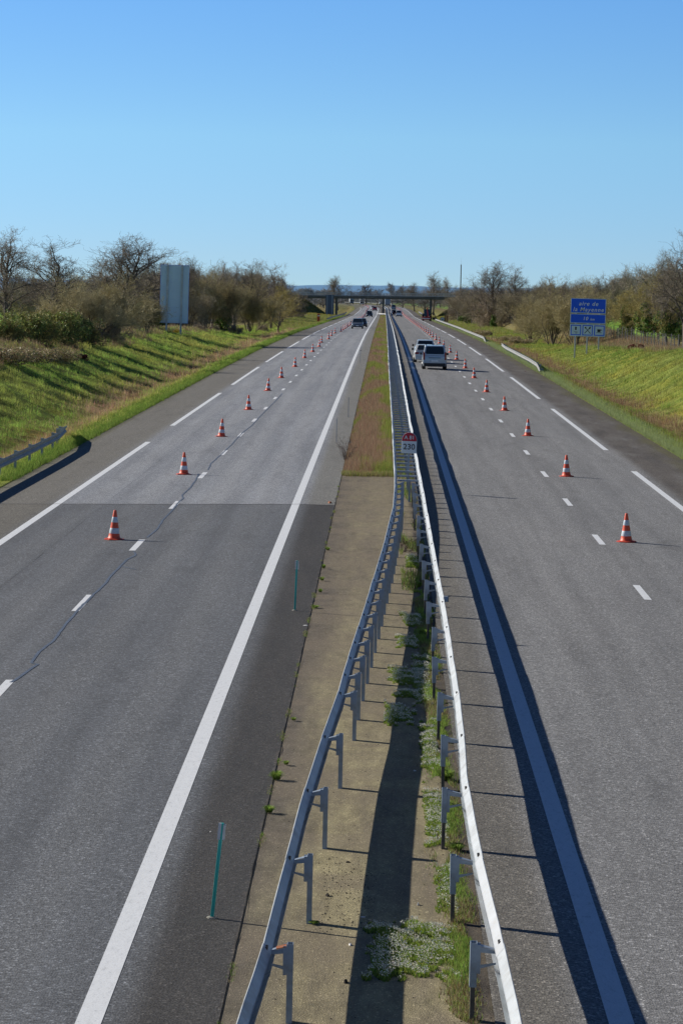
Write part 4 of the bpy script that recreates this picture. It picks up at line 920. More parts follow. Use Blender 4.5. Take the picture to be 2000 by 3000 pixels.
# dry grass in the median beyond the paved strip
g = np.random.default_rng(41)
def median_blades(N, y0, y1, hmul, wmul, seed):
    g = np.random.default_rng(seed); s, Y = scatter_sy(g, N, -1.30, .40, y0, y1, 2.)
    ok = s > -1.30+.14*np.array([mnoise.noise((y*.25, 3, 1)) for y in Y]); s, Y = s[ok], Y[ok]; N = len(s)
    p = np.array([mnoise.noise((x*.7, y*.085, 9))+.5*mnoise.noise((x*2.2, y*.4, 7)) for x, y in zip(s, Y)]); near = np.clip((128-Y)/18, 0, 1.3)
    wg = np.clip(.20+p*3.2+.7*np.clip((s+.35)/.6, 0, 1)-near*.5, 0, .95)
    c = pick(g, N, REDB+STRAW, [.3, .25, .15, .1, .05, .07, .08]); gg = pick(g, N, GREEN[:2]+OLIVE+[(.30, .33, .08)])*.85; m_ = g.uniform(0, 1, N) < wg; c[m_] = gg[m_]
    h = g.uniform(.18, .50, N)*hmul*(1+.5*np.clip(p, -.6, 1)); h[m_] *= .8; h[~m_] *= (1-.45*wg[~m_]); edge = np.clip((Y-98.4)/1.5, .45, 1); h *= edge; h *= np.clip((s+1.35)/.35, .45, 1)
    blades('dry_grass', np.stack([s+curve(Y), Y, -drop(Y)-.02], 1), h, .012*wmul*np.clip(Y/120, 1, 4), c, .28, rs=seed)
median_blades(110000, 98.5, 420, 1, 1, 42); median_blades(14000, 420, 900, 1.1, 1.2, 43)
# green edging line at the start of the planted strip
g = np.random.default_rng(44); N = 6500; X = g.uniform(-1.32, .42, N); Y = 98.75+g.normal(0, .30, N)-.9*np.clip(np.array([mnoise.noise((x*2.5, 3, 3)) for x in X]), -.2, 1); blades('grass_edging', np.stack([X, Y, np.zeros(N)-.01], 1), g.uniform(.04, .2, N), .012, pick(g, N, GREEN+STRAW+REDB+OLIVE), .6)
g = np.random.default_rng(144); N = 9000; Y = g.uniform(24, 97, N); nn_ = np.array([mnoise.noise((y*.9, 31, 1)) for y in Y]); ok = nn_ > .12; Y = Y[ok]; N = len(Y); X = -1.325+.022*np.sin(Y)+g.normal(0, .018, N)+.03*nn_[ok]*g.normal(0, 1, N)
blades('crack_grass', np.stack([X, Y, np.full(N, -.005)], 1), g.uniform(.012, .06, N)*(.6+1.5*nn_[ok]), .007, pick(g, N, GREEN+STRAW), .8)
# low growth between the rails of the double section
g = np.random.default_rng(45); N = 12000; s, Y = scatter_sy(g, N, .5, 1.1, 62, 300, 2.); p = np.array([mnoise.noise((x*2, y*.3, 4)) for x, y in zip(s, Y)]); ok = p > .0
blades('rail_foot_grass', np.stack([s, Y, -drop(Y)-.01], 1)[ok], g.uniform(.05, .22, ok.sum()), .016, pick(g, ok.sum(), GREEN+STRAW[1:]), .5)
# weedy strip at the foot of the right posts (near)
g = np.random.default_rng(46); N = 60000; Y = g.uniform(22.5, 62, N); s = .90+g.normal(0, .075, N)+.05*np.sin(Y*.9)
p = np.array([mnoise.noise((x*3, y*.6, 14)) for x, y in zip(s, Y)]); ok = (p > -.22); s, Y, p = s[ok], Y[ok], p[ok]; N = len(s)
c = pick(g, N, GREEN+[(.16, .20, .05)]); st_ = pick(g, N, STRAW+[(.16, .10, .04)]); m_ = g.uniform(0, 1, N) < np.clip(.25+.8*np.sin(Y*1.7+1), .08, .7); c[m_] = st_[m_]
blades('verge_weeds', np.stack([s, Y, np.full(N, -.012)], 1), g.uniform(.02, .07, N)*(1+1.2*np.clip(p, 0, 1)), .009, c*1.25, .7, rs=3)
def soil_patch(name, x0, x1, y0, y1): pass
# tufts of grass
def tuft(x, y, r, h, label, N=260, cols=GREEN, z=None, name='grass_tuft', group=None):
    g = np.random.default_rng(int(x*100+y*10) & 0xffff); a = g.uniform(0, 6.28, N); rr = r*np.sqrt(g.uniform(0, 1, N))*.5; P = np.stack([rr*np.cos(a), rr*np.sin(a), np.zeros(N)], 1)
    wv = np.stack([-np.sin(a), np.cos(a), 0*a], 1); out = np.stack([np.cos(a), np.sin(a), 0*a], 1); k = g.uniform(.2, 1.1, N)[:, None]; hh = h*g.uniform(.5, 1, N)[:, None]; w_ = .007
    mid = P+out*r*k*.45+np.array([0, 0, 1])*hh*.75; tip = P+out*r*k*1.1+np.array([0, 0, 1])*hh*(1.1-.55*k)
    v = np.stack([P-wv*w_/2, P+wv*w_/2, mid+wv*w_*.4, mid-wv*w_*.4, tip], 1).reshape(-1, 3); i = np.arange(N)[:, None]*5
    f = np.concatenate([i+[0, 1, 2], i+[0, 2, 3], i+[3, 2, 4]], 0); c = pick(g, N, cols); c = np.repeat(c, 5, 0)*np.tile([.6, .6, 1, 1, 1.2], N)[:, None]
    e = empty(name, (x, y, (RZ(x, y) if z is None else z)), 0, label, 'grass tuft', group); link('leaves', np_mesh('leaves', v, f, M['blade'], c), e); return e
for (px, py, r, h, lb) in ((810, 2283, .10, .14, 'largest green grass tuft growing in the pavement crack left of the guardrail'), (788, 2380, .08, .11, 'green grass tuft in the pavement crack closest to the camera'), (838, 2240, .05, .07, 'small grass tuft right behind the largest one in the crack'), (860, 2110, .05, .06, 'thin pale grass tuft in the crack between the two delineators'), (924, 1780, .09, .06, 'low grass tuft in the crack level with the far green delineator'), (938, 1735, .06, .09, 'upright grass tuft just above the low one in the crack'), (943, 1700, .07, .10, 'leafy grass tuft at the crack, third above the far delineator'), (948, 1665, .06, .12, 'tall thin grass tuft in the crack above the leafy one'), (960, 1612, .07, .10, 'farthest single grass tuft in the crack near the surface joint')):
    x, y = at(px, py); tuft(x, y, r, h, lb, N=240 if r > .07 else 140)
for (px, py, r, h, lb) in ((1305, 2285, .13, .17, 'lush grass clump at the foot of the third near right post'), (1338, 2490, .10, .10, 'bright grass clump beside the second near right post'), (1240, 1862, .12, .14, 'bright grass clump in the shade band beside a right post'), (1300, 2360, .09, .08, 'small green clump among the white flowers below the lush clump'), (921, 2705, .05, .03, 'tiny dry tuft at the foot of the second left post'), (1225, 1720, .10, .14, 'shaded grass clump near the middle of the rail gap')):
    x, y = at(px, py); tuft(x, y, r, h, lb, N=420, cols=GREEN+[(.13, .22, .03)])
# cushions of white-flowered scurvy grass
def flowers(x0, x1, y0, y1, label, seed, dens=2200, hh=.05, kind='stuff', ov=.0):
    g = np.random.default_rng(seed); A = (x1-x0)*(y1-y0); N = int(A*dens); X = g.uniform(x0, x1, N); Y = g.uniform(y0, y1, N); cx, cy = (x0+x1)/2, (y0+y1)/2
    q = np.maximum(np.abs(X-cx)/((x1-x0)/2), np.abs(Y-cy)/((y1-y0)/2)); n1 = np.array([mnoise.noise((x*3.3, y*2, seed)) for x, y in zip(X, Y)]); n2 = np.array([mnoise.noise((x*11, y*5, seed)) for x, y in zip(X, Y)]); ok = q < .76+n1*.55+n2*.4; X, Y, n1 = X[ok], Y[ok], n1[ok]; N = len(X); q = q[ok]
    hloc = hh*(1-.6*q**2)*(1+n1*.8)
    gx = np.array([mnoise.noise((x*5, y*3, seed+3)) for x, y in zip(X, Y)])
    # leaf layer
    P = np.stack([X, Y, np.full(N, -.01)], 1); c = pick(g, N, [(.22, .36, .06), (.32, .44, .08), (.40, .46, .10), (.14, .22, .05)])
    e = tag(empty('flower_patch', (0, 0, 0)), label, 'flower patch')
    blades('leaves', P, hloc*g.uniform(.6, 1.1, N), .016, c, .6, kind='stuff', parent=e, rs=seed)
    # blossoms: tiny upward facing squares
    keep = g.uniform(0, 1, N) < np.clip(.50-gx*1.2, .06, .9); B = np.stack([X, Y, hloc*.9+g.uniform(0, .02, N)], 1)[keep]; n = len(B); sz = g.uniform(.004, .0085, n)[:, None]; a = g.uniform(0, 6.28, n)
    t1 = np.stack([np.cos(a), np.sin(a)*.7, g.normal(0, .4, n)], 1)*sz; t2 = np.stack([-np.sin(a)*.5-.5, np.cos(a)*.5, .75+0*a], 1)*sz
    v = np.stack([B-t1, B-t2, B+t1, B+t2], 1).reshape(-1, 3); f = np.arange(4*n).reshape(-1, 4); c = np.repeat(pick(g, n, [(.86, .86, .78), (.78, .77, .62), (.9, .9, .85)]), 4, 0)
    tag(link('blossom', np_mesh('blossom', v, f, M['flower'], c), e), kind='stuff'); return e
fl = [(-.08, .86, 27.0, 29.75, 'large square cushion of tiny white flowers half in the rail shadow near the camera', 5000, .07),
      (.12, .84, 23.2, 24.9, 'white flower cushion cut off by the bottom edge of the photo', 5000, .07),
      (.66, .93, 29.6, 33.2, 'sparse strip of white flowers at the foot of the nearest right posts', 2800, .05),
      (.60, .92, 33.5, 38.6, 'dense strip of white flowers beside the lush grass clump', 4600, .06),
      (.62, .92, 38.8, 43.8, 'white flower strip right of the shaded cushions', 4200, .06),
      (.12, .62, 42.8, 45.4, 'dark shaded flower cushion in the rail shadow, nearer of a pair', 4200, .06),
      (.24, .74, 45.7, 46.6, 'thin shaded flower cushion just behind the nearer shaded one', 3800, .05),
      (.16, .84, 47.2, 49.6, 'broad flower cushion across the rail shadow, its ends sunlit', 4200, .06),
      (.58, .92, 44.2, 52.0, 'long ragged flower strip along the right posts further up', 3000, .05),
      (.32, .76, 52.0, 54.2, 'small shaded flower cushion beyond the broad one', 3500, .05),
      (.40, .86, 55.2, 58.0, 'shaded flower cushion furthest up the rail gap', 3200, .05),
      (.60, .95, 66.5, 70., 'grey-green flower cushion between the converging guardrails', 2500, .12)]
for i, (a, b, c, d, lb, dn, hh) in enumerate(fl): flowers(a, b, c, d, lb, 60+i, dn, hh)
# litter
def litter(px, py, name, label, cat, mat, sx, sy_, sz, rz=0, seed=0):
    x, y = at(px, py); m = MB(); g = random.Random(seed); k = 7
    bot = [(sx*math.cos(6.283*i/k)*g.uniform(.6, 1), sy_*math.sin(6.283*i/k)*g.uniform(.6, 1), 0) for i in range(k)]; top = [(p[0]*g.uniform(.4, .8), p[1]*g.uniform(.4, .8), sz*g.uniform(.5, 1)) for p in bot]
    m.hexa(bot, top); o = m.build(name, mat, None); o.location = (x, y, -.009 if -1.3 < x < 1.1 else RZ(x, y)+.001); o.rotation_euler = (0, 0, rz); tag(o, label, cat)
dk = paint('dark_dirt', (.025, .02, .016), .9, 0, .3, 20); paper = paint('white_paper', (.72, .72, .72), .7)
litter(1026, 2767, 'paper_scrap', 'crumpled white paper scrap at the left edge of the rail shadow', 'litter', paper, .024, .05, .02, 0, 1); litter(1063, 2684, 'paper_scrap', 'flat pale paper scrap in the rail shadow left of the big flower cushion', 'litter', paper, .030, .05, .006, 0, 2)
litter(1012, 2876, 'dirt_clod', 'black clod at the shadow edge near the bottom of the photo', 'clod', dk, .032, .06, .03, 0, 3); litter(960, 2622, 'dirt_clod', 'black clod on the sunlit median beside the second left post', 'clod', dk, .030, .06, .03, 0, 4)
litter(1224, 2649, 'crushed_can', 'small crushed metal can on the median right of the shadow', 'litter', M['galv'], .016, .04, .025, 0, 5); litter(1214, 2257, 'paper_scrap', 'pointed white paper scrap beside the upper part of the rail shadow', 'litter', paper, .028, .03, .015, 0, 6)
litter(1018, 2524, 'bark_piece', 'flat dark sliver lying on the sunlit median', 'litter', dk, .045, .03, .015, 0, 7); litter(1186, 1796, 'paper_scrap', 'white paper scrap between the guardrails near the far tufts', 'litter', paper, .03, .08, .02, 0, 8)
litter(895, 1833, 'paper_scrap', 'broken white scraps on the crack below the far delineator', 'litter', paper, .06, .05, .012, 0, 9); litter(966, 1474, 'dry_leaf', 'brown dry leaf lying on the surface joint', 'litter', M['rust'], .07, .15, .06, 0, 10); litter(617, 2438, 'paper_scrap', 'tiny white speck of paper on the shoulder beside the near delineator head', 'litter', paper, .014, .03, .01, 0, 11)
g = np.random.default_rng(77); N = 700; X = np.concatenate([g.uniform(-1.2, 1.05, 300), g.uniform(-.55, .05, 250), g.uniform(.8, 1.1, 150)]); Y = np.concatenate([g.uniform(24, 60, 300), g.uniform(29, 33, 250), g.uniform(24, 40, 150)])
r0 = g.uniform(.003, .009, N)[:, None]; P = np.stack([X, Y, np.full(N, -.010)], 1); v = np.stack([P+np.array(o)*r0 for o in ((-1, -1.4, 0), (1.1, -.8, 0), (.7, 1.3, 0), (-1, 1, 0), (0, 0, 1.1))], 1).reshape(-1, 3); i = np.arange(N)[:, None]*5
tag(link('dirt_crumbs', np_mesh('dirt_crumbs', v, np.concatenate([i+[0, 1, 4], i+[1, 2, 4], i+[2, 3, 4], i+[3, 0, 4]], 0), dk)), kind='stuff')

# ---- bare trees
def grow(seed, height, spread, trunk_h, trunk_r, lean=0., levels=5, fan=1., multi=1, tw_w=.035, up=.35, nb=(4, 5, 4, 4), droop=0.):
    """returns segments [(p0,p1,r0,r1,level)]"""
    g = random.Random(seed); segs = []
    def branch(p, d, ln, r, lv):
        n = 4 if lv < 2 else 3; pts = [p]; dd = d.normalized()
        for i in range(n):
            j = .10+.09*lv; dd = (dd+Vector((g.gauss(0, j), g.gauss(0, j), g.gauss(0, j*.8)+up*.16-(droop*.1 if lv > 2 else 0)))).normalized(); p2 = pts[-1]+dd*ln/n; pts.append(p2)
            segs.append((pts[-2], p2, r*(1-.6*i/n), r*(1-.6*(i+1)/n), lv))
        if lv >= levels: return
        k = nb[min(lv, len(nb)-1)]; k = max(2, int(k+g.uniform(-.6, 1.4)))
        for j in range(k):
            t = (.28+.72*(j+g.uniform(.1, .9))/k)*n; i = min(n-1, int(t)); q = pts[i].lerp(pts[i+1], t-i)
            ax = dd.orthogonal().normalized(); ax.rotate(Matrix.Rotation(g.uniform(0, 6.283), 3, dd)); ang = g.uniform(.45, .95)*fan
            nd = (dd*math.cos(ang)+ax*math.sin(ang)); branch(q, nd, ln*g.uniform(.50, .72), r*.42, lv+1)
    if multi == 1:
        base = Vector((0, 0, -.4)); p = base; d = Vector((lean, 0, 1)); pts = [p]
        nseg = 5
        for i in range(nseg): d = (d+Vector((g.gauss(0, .05), g.gauss(0, .05), 0))).normalized(); q = pts[-1]+d*(height*.72)/nseg; segs.append((pts[-1], q, trunk_r*(1-.75*i/nseg), trunk_r*(1-.75*(i+1)/nseg), 0)); pts.append(q)
        k = int(height*1.5)+4; 
        for j in range(k):
            t = trunk_h+(1-trunk_h)*((j+g.random())/k); f = t*nseg; i = min(nseg-1, int(f)); q = pts[i].lerp(pts[i+1], f-i); a = j*2.4+g.uniform(-.5, .5)
            el = g.uniform(.25, .7)+.6*(t-trunk_h); nd = Vector((math.cos(a)*math.cos(el), math.sin(a)*math.cos(el), math.sin(el)+up*.3)); branch(q, nd, spread*g.uniform(.5, .75)*(1.05-.55*(t-trunk_h)/(1-trunk_h)), trunk_r*.36*(1.2-t*.6), 2)
        branch(pts[-1], d, height*.22, trunk_r*.25, 2)
    else:
        for j in range(multi):
            a = j*2.4+g.uniform(-.4, .4); el = g.uniform(.75, 1.45); nd = Vector((math.cos(a)*math.cos(el)*spread/height*2.0, math.sin(a)*math.cos(el)*spread/height*2.0, math.sin(el)))
            branch(Vector((g.uniform(-.15, .15)*spread*.5, g.uniform(-.15, .15)*spread*.5, -.3)), nd, height*g.uniform(.5, .72), trunk_r*g.uniform(.5, 1), 1)
    return segs
def tree_meshes(name, segs, wood_col, twig_col, tipmix, minw=.016, nlev=3, seed=0, twmul=1.):
    """thick segments -> 5-sided tubes (limbs); thin ones -> triangular prisms / flat slivers (twigs)"""
    g = np.random.default_rng(seed); thick = [s for s in segs if s[4] < nlev]; thin = [s for s in segs if s[4] >= nlev]
    def prism(S, k, rmin):
        if not S: return None
        A = np.array([s[0] for s in S]); B = np.array([s[1] for s in S]); r0 = np.maximum(rmin, np.array([s[2] for s in S]))[:, None]; r1 = np.maximum(rmin*.7, np.array([s[3] for s in S]))[:, None]
        D = B-A; D /= np.maximum(1e-6, np.linalg.norm(D, axis=1))[:, None]; U = np.cross(D, [0.31, .2, .93]); U /= np.maximum(1e-6, np.linalg.norm(U, axis=1))[:, None]; V = np.cross(D, U); ring = []
        for (P, r) in ((A, r0), (B, r1)):
            for i in range(k): a = 2*np.pi*i/k; ring.append(P+(U*np.cos(a)+V*np.sin(a))*r)
        v = np.stack(ring, 1).reshape(-1, 3); n = len(S); i0 = np.arange(n)[:, None]*2*k
        f = np.concatenate([i0+[i, (i+1) % k, k+(i+1) % k, k+i] for i in range(k)], 0); return v, f, n, 2*k
    v, f, n, k2 = prism(thick, 6, .02); limbs = np_mesh('limbs', v, f, M['bark']); limbs.shade_smooth()
    v, f, n, k2 = prism(thin, 3, minw/2*twmul); zt = np.array([s[0][2] for s in thin]); lv = np.array([s[4] for s in thin])
    wc = np.array(wood_col); tc_ = np.array(twig_col); mixv = np.clip((lv-nlev)*.35+tipmix*g.uniform(0, 1, n), 0, 1)[:, None]
    cc = (wc*(1-mixv)+tc_*mixv)*g.uniform(.7, 1.3, (n, 1)); tw = np_mesh('crown', v, f, M['twig'], np.repeat(cc, k2, 0)); return limbs, tw
BR = (.15, .125, .105); GY = (.30, .26, .21); OL = (.37, .32, .175); YL = (.44, .39, .23); PU = (.31, .255, .19)
V = {}
V['oak'] = tree_meshes('oak', grow(1, 11, 5.4, .33, .28, up=.3, nb=(4, 5, 6, 6, 5)), BR, GY, .3); V['oak2'] = tree_meshes('oak2', grow(2, 10, 5.6, .28, .26, up=.3, nb=(4, 5, 6, 6, 5)), BR, GY, .3)
V['upright'] = tree_meshes('upright', grow(3, 10, 3.7, .30, .20, up=.7, fan=.8, nb=(4, 5, 6, 5, 5)), BR, (.26, .22, .18), .4); V['upright2'] = tree_meshes('upright2', grow(4, 9, 3.3, .3, .16, up=.7, fan=.8, nb=(4, 5, 6, 5, 5)), BR, (.26, .21, .17), .4)
V['dome'] = tree_meshes('dome', grow(5, 9, 5.8, .18, .26, up=.4, nb=(4, 5, 7, 6, 5)), BR, (.23, .20, .165), .3)
V['willow'] = tree_meshes('willow', grow(6, 6.5, 5.2, .2, .10, multi=11, up=.5, fan=.75, nb=(4, 5, 6, 6, 5)), (.22, .18, .11), OL, .5, nlev=3, twmul=1.3); V['willow2'] = tree_meshes('willow2', grow(7, 6, 5.6, .2, .10, multi=12, up=.4, fan=.8, nb=(4, 5, 6, 6, 5)), (.25, .21, .13), YL, .5, twmul=1.3)
V['field'] = tree_meshes('field', grow(8, 6.6, 4.2, .22, .15, up=.35, nb=(4, 5, 7, 6, 5)), (.24, .20, .10), (.32, .27, .10), .5, twmul=1.2)
V['thorn'] = tree_meshes('thorn', grow(9, 3.4, 3.4, .2, .06, multi=12, up=.15, fan=1., nb=(4, 5, 5, 4), droop=.5), (.18, .145, .11), PU, .5, twmul=1.5); V['hedge'] = tree_meshes('hedge', grow(10, 3.0, 4.2, .2, .06, multi=14, up=.2, fan=1., nb=(4, 5, 5, 4)), (.14, .12, .06), (.27, .23, .08), .5, twmul=1.5)
V['shrub'] = tree_meshes('shrub', grow(12, 6., 4.4, .15, .10, multi=9, up=.55, fan=.75, nb=(4, 5, 6, 6, 5)), (.19, .165, .125), (.27, .235, .165), .5, twmul=1.3)
def leaf_cloud(name, N, fn, size, cols, seed, mat='ivy'):
    g = np.random.default_rng(seed); P = fn(g, N); n = len(P); a = g.normal(0, 1, (n, 3)); a /= np.linalg.norm(a, axis=1)[:, None]; b = np.cross(a, g.normal(0, 1, (n, 3))); b /= np.linalg.norm(b, axis=1)[:, None]; s = size*g.uniform(.6, 1.3, (n, 1))
    v = np.stack([P-a*s, P-b*s*.6, P+a*s, P+b*s*.6], 1).reshape(-1, 3); return np_mesh(name, v, np.arange(4*n).reshape(-1, 4), M[mat], np.repeat(pick(g, n, cols), 4, 0))
def column_fn(h, r, z0=0.):
    def fn(g, N): z = g.uniform(0, 1, N)**.8*h; a = g.uniform(0, 6.28, N); rr = r*(1-.55*z/h)*(.55+.45*np.sin(a*3+z*2.2))*g.uniform(.6, 1.05, N); return np.stack([rr*np.cos(a), rr*np.sin(a), z+z0], 1)
    return fn
def clump_fn(h, r, k=14, seed=1):
    c0 = np.random.default_rng(seed); C = np.stack([c0.uniform(-r, r, k)*.8, c0.uniform(-r, r, k)*.8, c0.uniform(.15, .9, k)*h], 1); R_ = c0.uniform(.22, .4, k)*r
    def fn(g, N): i = g.integers(0, k, N); d = g.normal(0, 1, (N, 3)); d /= np.linalg.norm(d, axis=1)[:, None]; return C[i]+d*(R_[i]*g.uniform(.6, 1.05, N))[:, None]
    return fn
IVY = [(.07, .14, .03), (.10, .18, .04), (.05, .10, .03), (.17, .21, .05)]; DKL = [(.05, .09, .03), (.09, .13, .045), (.13, .17, .05)]; BRL = [(.26, .20, .12), (.20, .15, .09), (.30, .26, .15), (.16, .17, .07)]
ivy_me = leaf_cloud('ivy', 9000, column_fn(4.4, 1.5), .12, IVY, 3); ivy2_me = leaf_cloud('ivy', 6500, clump_fn(4.2, 2.0, 16, 5), .12, IVY+[(.12, .12, .04)], 4); hol_me = leaf_cloud('foliage', 9000, clump_fn(3.0, 2.2, 24, 8), .10, DKL, 5); brm_me = leaf_cloud('foliage', 9000, clump_fn(1.3, 2.2, 26, 9), .09, BRL, 6); hlf_me = leaf_cloud('foliage', 5200, clump_fn(2.4, 2.4, 26, 12), .085, [(.15, .20, .05), (.10, .14, .04), (.26, .26, .08), (.07, .10, .03)], 15)
gorse_me = leaf_cloud('blossom', 900, clump_fn(.9, .8, 8, 3), .06, [(.60, .42, .02), (.5, .36, .03)], 7, 'blade'); red_me = leaf_cloud('foliage', 1500, clump_fn(.8, .7, 10, 6), .07, [(.16, .05, .03), (.11, .04, .03)], 8)
_tn = [0]
def tree(kind, x, y, sc, label, group=None, name=None, rz=None, sz=None, ivy=None, cat=None, zoff=0.):
    _tn[0] += 1; rz = (_tn[0]*2.39) % 6.28 if rz is None else rz
    bush = kind in ('thorn', 'hedge', 'willow', 'willow2', 'shrub')
    e = empty(name or ('bush' if bush else 'bare_tree'), (x, y, G(x, y)-.05+zoff), rz, label, cat or ('bush' if bush else 'tree'), group); e.scale = (sc, sc, sc if sz is None else sz)
    link('trunk' if not bush else 'stems', V[kind][0], e); link('crown', V[kind][1], e)
    if ivy is not None: link('ivy', ivy, e)
    return e
def by_px(px, Y): d = ray(px, 850); return float(d.x/d.y*Y)
def T(kind, px, Y, topy, label, group=None, basew=None, **k):
    """place by photo column, depth and crown top"""
    x = by_px(px, Y); ztop = atY(px, topy, Y)[1]; zg = G(x, Y); me = V[kind][1]; hz = TOPS[kind]; sc = max(.3, (ztop-zg)/hz)
    return tree(kind, x, Y, sc*(basew or 1.), label, group, sz=sc, **k)
TOPS = {}
for kk, (a, b) in V.items():
    arr = np.empty(len(b.vertices)*3, np.float32); b.vertices.foreach_get('co', arr); z = np.sort(arr[2::3]); TOPS[kk] = float(z[int(len(z)*.997)])
V['far'] = tree_meshes('far', grow(21, 10, 6.5, .2, .3, levels=4, up=.3, nb=(4, 5, 6, 5)), (.20, .21, .23), (.25, .27, .30), .5, minw=.10, nlev=3); V['far2'] = tree_meshes('far2', grow(22, 9, 7.0, .15, .3, levels=4, up=.25, nb=(4, 5, 6, 5)), (.18, .18, .18), (.24, .24, .245), .5, minw=.10)  # far variants: distance haze greyed into the wood and twig colours
for kk in ('far', 'far2'):
    b = V[kk][1]; arr = np.empty(len(b.vertices)*3, np.float32); b.vertices.foreach_get('co', arr); TOPS[kk] = float(np.sort(arr[2::3])[int(len(arr)/3*.997)])
# -- left side
T('oak', 28, 215, 668, 'tall bare oak with thick dark trunk at the left edge of the photo', basew=1.15)
T('upright', 140, 262, 700, 'upright fan-shaped bare tree right of the tall oak on the left', basew=1.6)
T('dome', 350, 300, 690, 'broad round-crowned bare tree towering over the olive willows on the left', basew=1.55)
T('willow2', 268, 232, 812, 'pale olive willow thicket in front of the round-crowned tree'); T('willow', 345, 246, 800, 'taller olive-brown willow bush right of the pale willow thicket', basew=.9); T('willow', 430, 275, 855, 'brownish willow bush just left of the tall sign back'); T('willow2', 175, 250, 870, 'low olive willow between the upright tree and the hedge')
T('hedge', 10, 182, 925, 'dark dense hedge bush at the left photo edge', ivy=hlf_me); T('hedge', 95, 190, 905, 'dark hedge bush with yellow-green top, second from the left edge', ivy=hlf_me); T('hedge', 165, 200, 900, 'dark hedge bush with rusty top under the slim upright tree', ivy=hlf_me); T('hedge', 235, 212, 925, 'dark hedge bush at the right end of the left hedge row', ivy=hlf_me); T('thorn', 320, 232, 930, 'grey-brown thorny bush below the willows')
W_OP = [('oak2', 465, 350, 770), ('oak', 520, 375, 755), ('dome', 575, 390, 756), ('oak2', 620, 400, 765), ('oak', 690, 440, 768), ('upright', 728, 440, 764), ('upright2', 762, 455, 770), ('upright', 795, 470, 772), ('upright2', 822, 500, 778), ('oak2', 828, 560, 802), ('thorn', 838, 720, 848)]
nm = ['behind the tall sign back', 'just right of the tall sign back', 'with the highest crown right of the sign back', 'between the sign back and the ivy-clad tree', 'above the ivy-clad tree', 'with a narrow crown right of the ivy-clad tree', 'with a thin crown above the brown reeds', 'with a forked crown left of the roadside field tree', 'with a thin top above the roadside field tree', 'low beside the bridge, last of the left wood', 'on the dark embankment by the bridge']
for (k, px, Y, ty), s in zip(W_OP, nm): T(k, px, Y, ty, 'bare tree '+s if k != 'thorn' else 'dark thorn bush '+s)
T('willow', 600, 375, 800, 'olive-brown willow mass behind the left ivy-clad tree'); T('willow', 655, 378, 800, 'olive ivy-clad multi-stemmed tree on the left', ivy=ivy_me); T('willow', 735, 410, 815, 'brown willow mass left of the roadside field tree'); T('shrub', 555, 350, 850, 'grey shrub right beside the tall sign back')
T('field', 815, 421, 830, 'small spreading bare field tree with short trunk close to the left road edge')
T('thorn', 690, 372, 945, 'pinkish brown dome-shaped reed bush left of the field tree', basew=1.1); T('thorn', 630, 362, 948, 'pinkish brown reed bush, left neighbour of the dome-shaped one'); T('thorn', 770, 430, 945, 'small brown bush at the foot of the field tree'); T('thorn', 590, 340, 950, 'low brown bush on the crest right of the sign posts')
def clump(me, name, px, Y, label, sc=1., cat='bush', zoff=0., sz=None):
    x = by_px(px, Y); e = empty(name, (x, Y, G(x, Y)-.1+zoff), (px*.7) % 6.28, label, cat); e.scale = (sc, sc, sz or sc); link('foliage', me, e); return e
clump(hol_me, 'evergreen_bush', 432, 295, 'dark green holly bush left of the tall sign back', .9); clump(brm_me, 'bramble', 60, 168, 'brown bramble thicket at the left photo edge on the bank crest', .8, sz=.45); clump(brm_me, 'bramble', 150, 178, 'brown bramble thicket on the bank crest below the hedge', .7, sz=.45); clump(brm_me, 'bramble', 5, 160, 'brown bramble thicket cut off by the left photo edge', .8, sz=.5)
clump(gorse_me, 'gorse_bush', 520, 300, 'small yellow flowering gorse between the posts of the tall sign back', .55); clump(red_me, 'dry_bush', 243, 190, 'small rusty dry bush on the left bank slope', .7, sz=.5)
# woodland fill behind the left bank
gL = 'bare woodland trees behind the left bank'; rr = random.Random(5)
ks_ = ['oak', 'oak2', 'dome', 'upright', 'willow', 'shrub', 'oak', 'shrub']
for i in range(35):
    px = -20+i*23.+rr.uniform(-8, 8); Y = 330+max(0, px)*.45+rr.uniform(0, 80); base_top = float(np.interp(px, [0, 120, 200, 450, 600, 800, 880], [800, 810, 815, 775, 778, 800, 842])); T(ks_[i % 8], px, Y, base_top+rr.uniform(-12, 22), 'one of the bare trees of the dense wood behind the left bank', gL, basew=1.15, name='bare_tree', cat='tree')
for i in range(28):
    px = 330+i*17.5+rr.uniform(-8, 8); Y = 300+px*.35+rr.uniform(-5, 20); T('shrub' if i % 2 else 'thorn', px, Y, 885+rr.uniform(-15, 25), 'one of the brown understorey bushes at the foot of the left wood', 'understorey bushes of the left wood', basew=1.5)
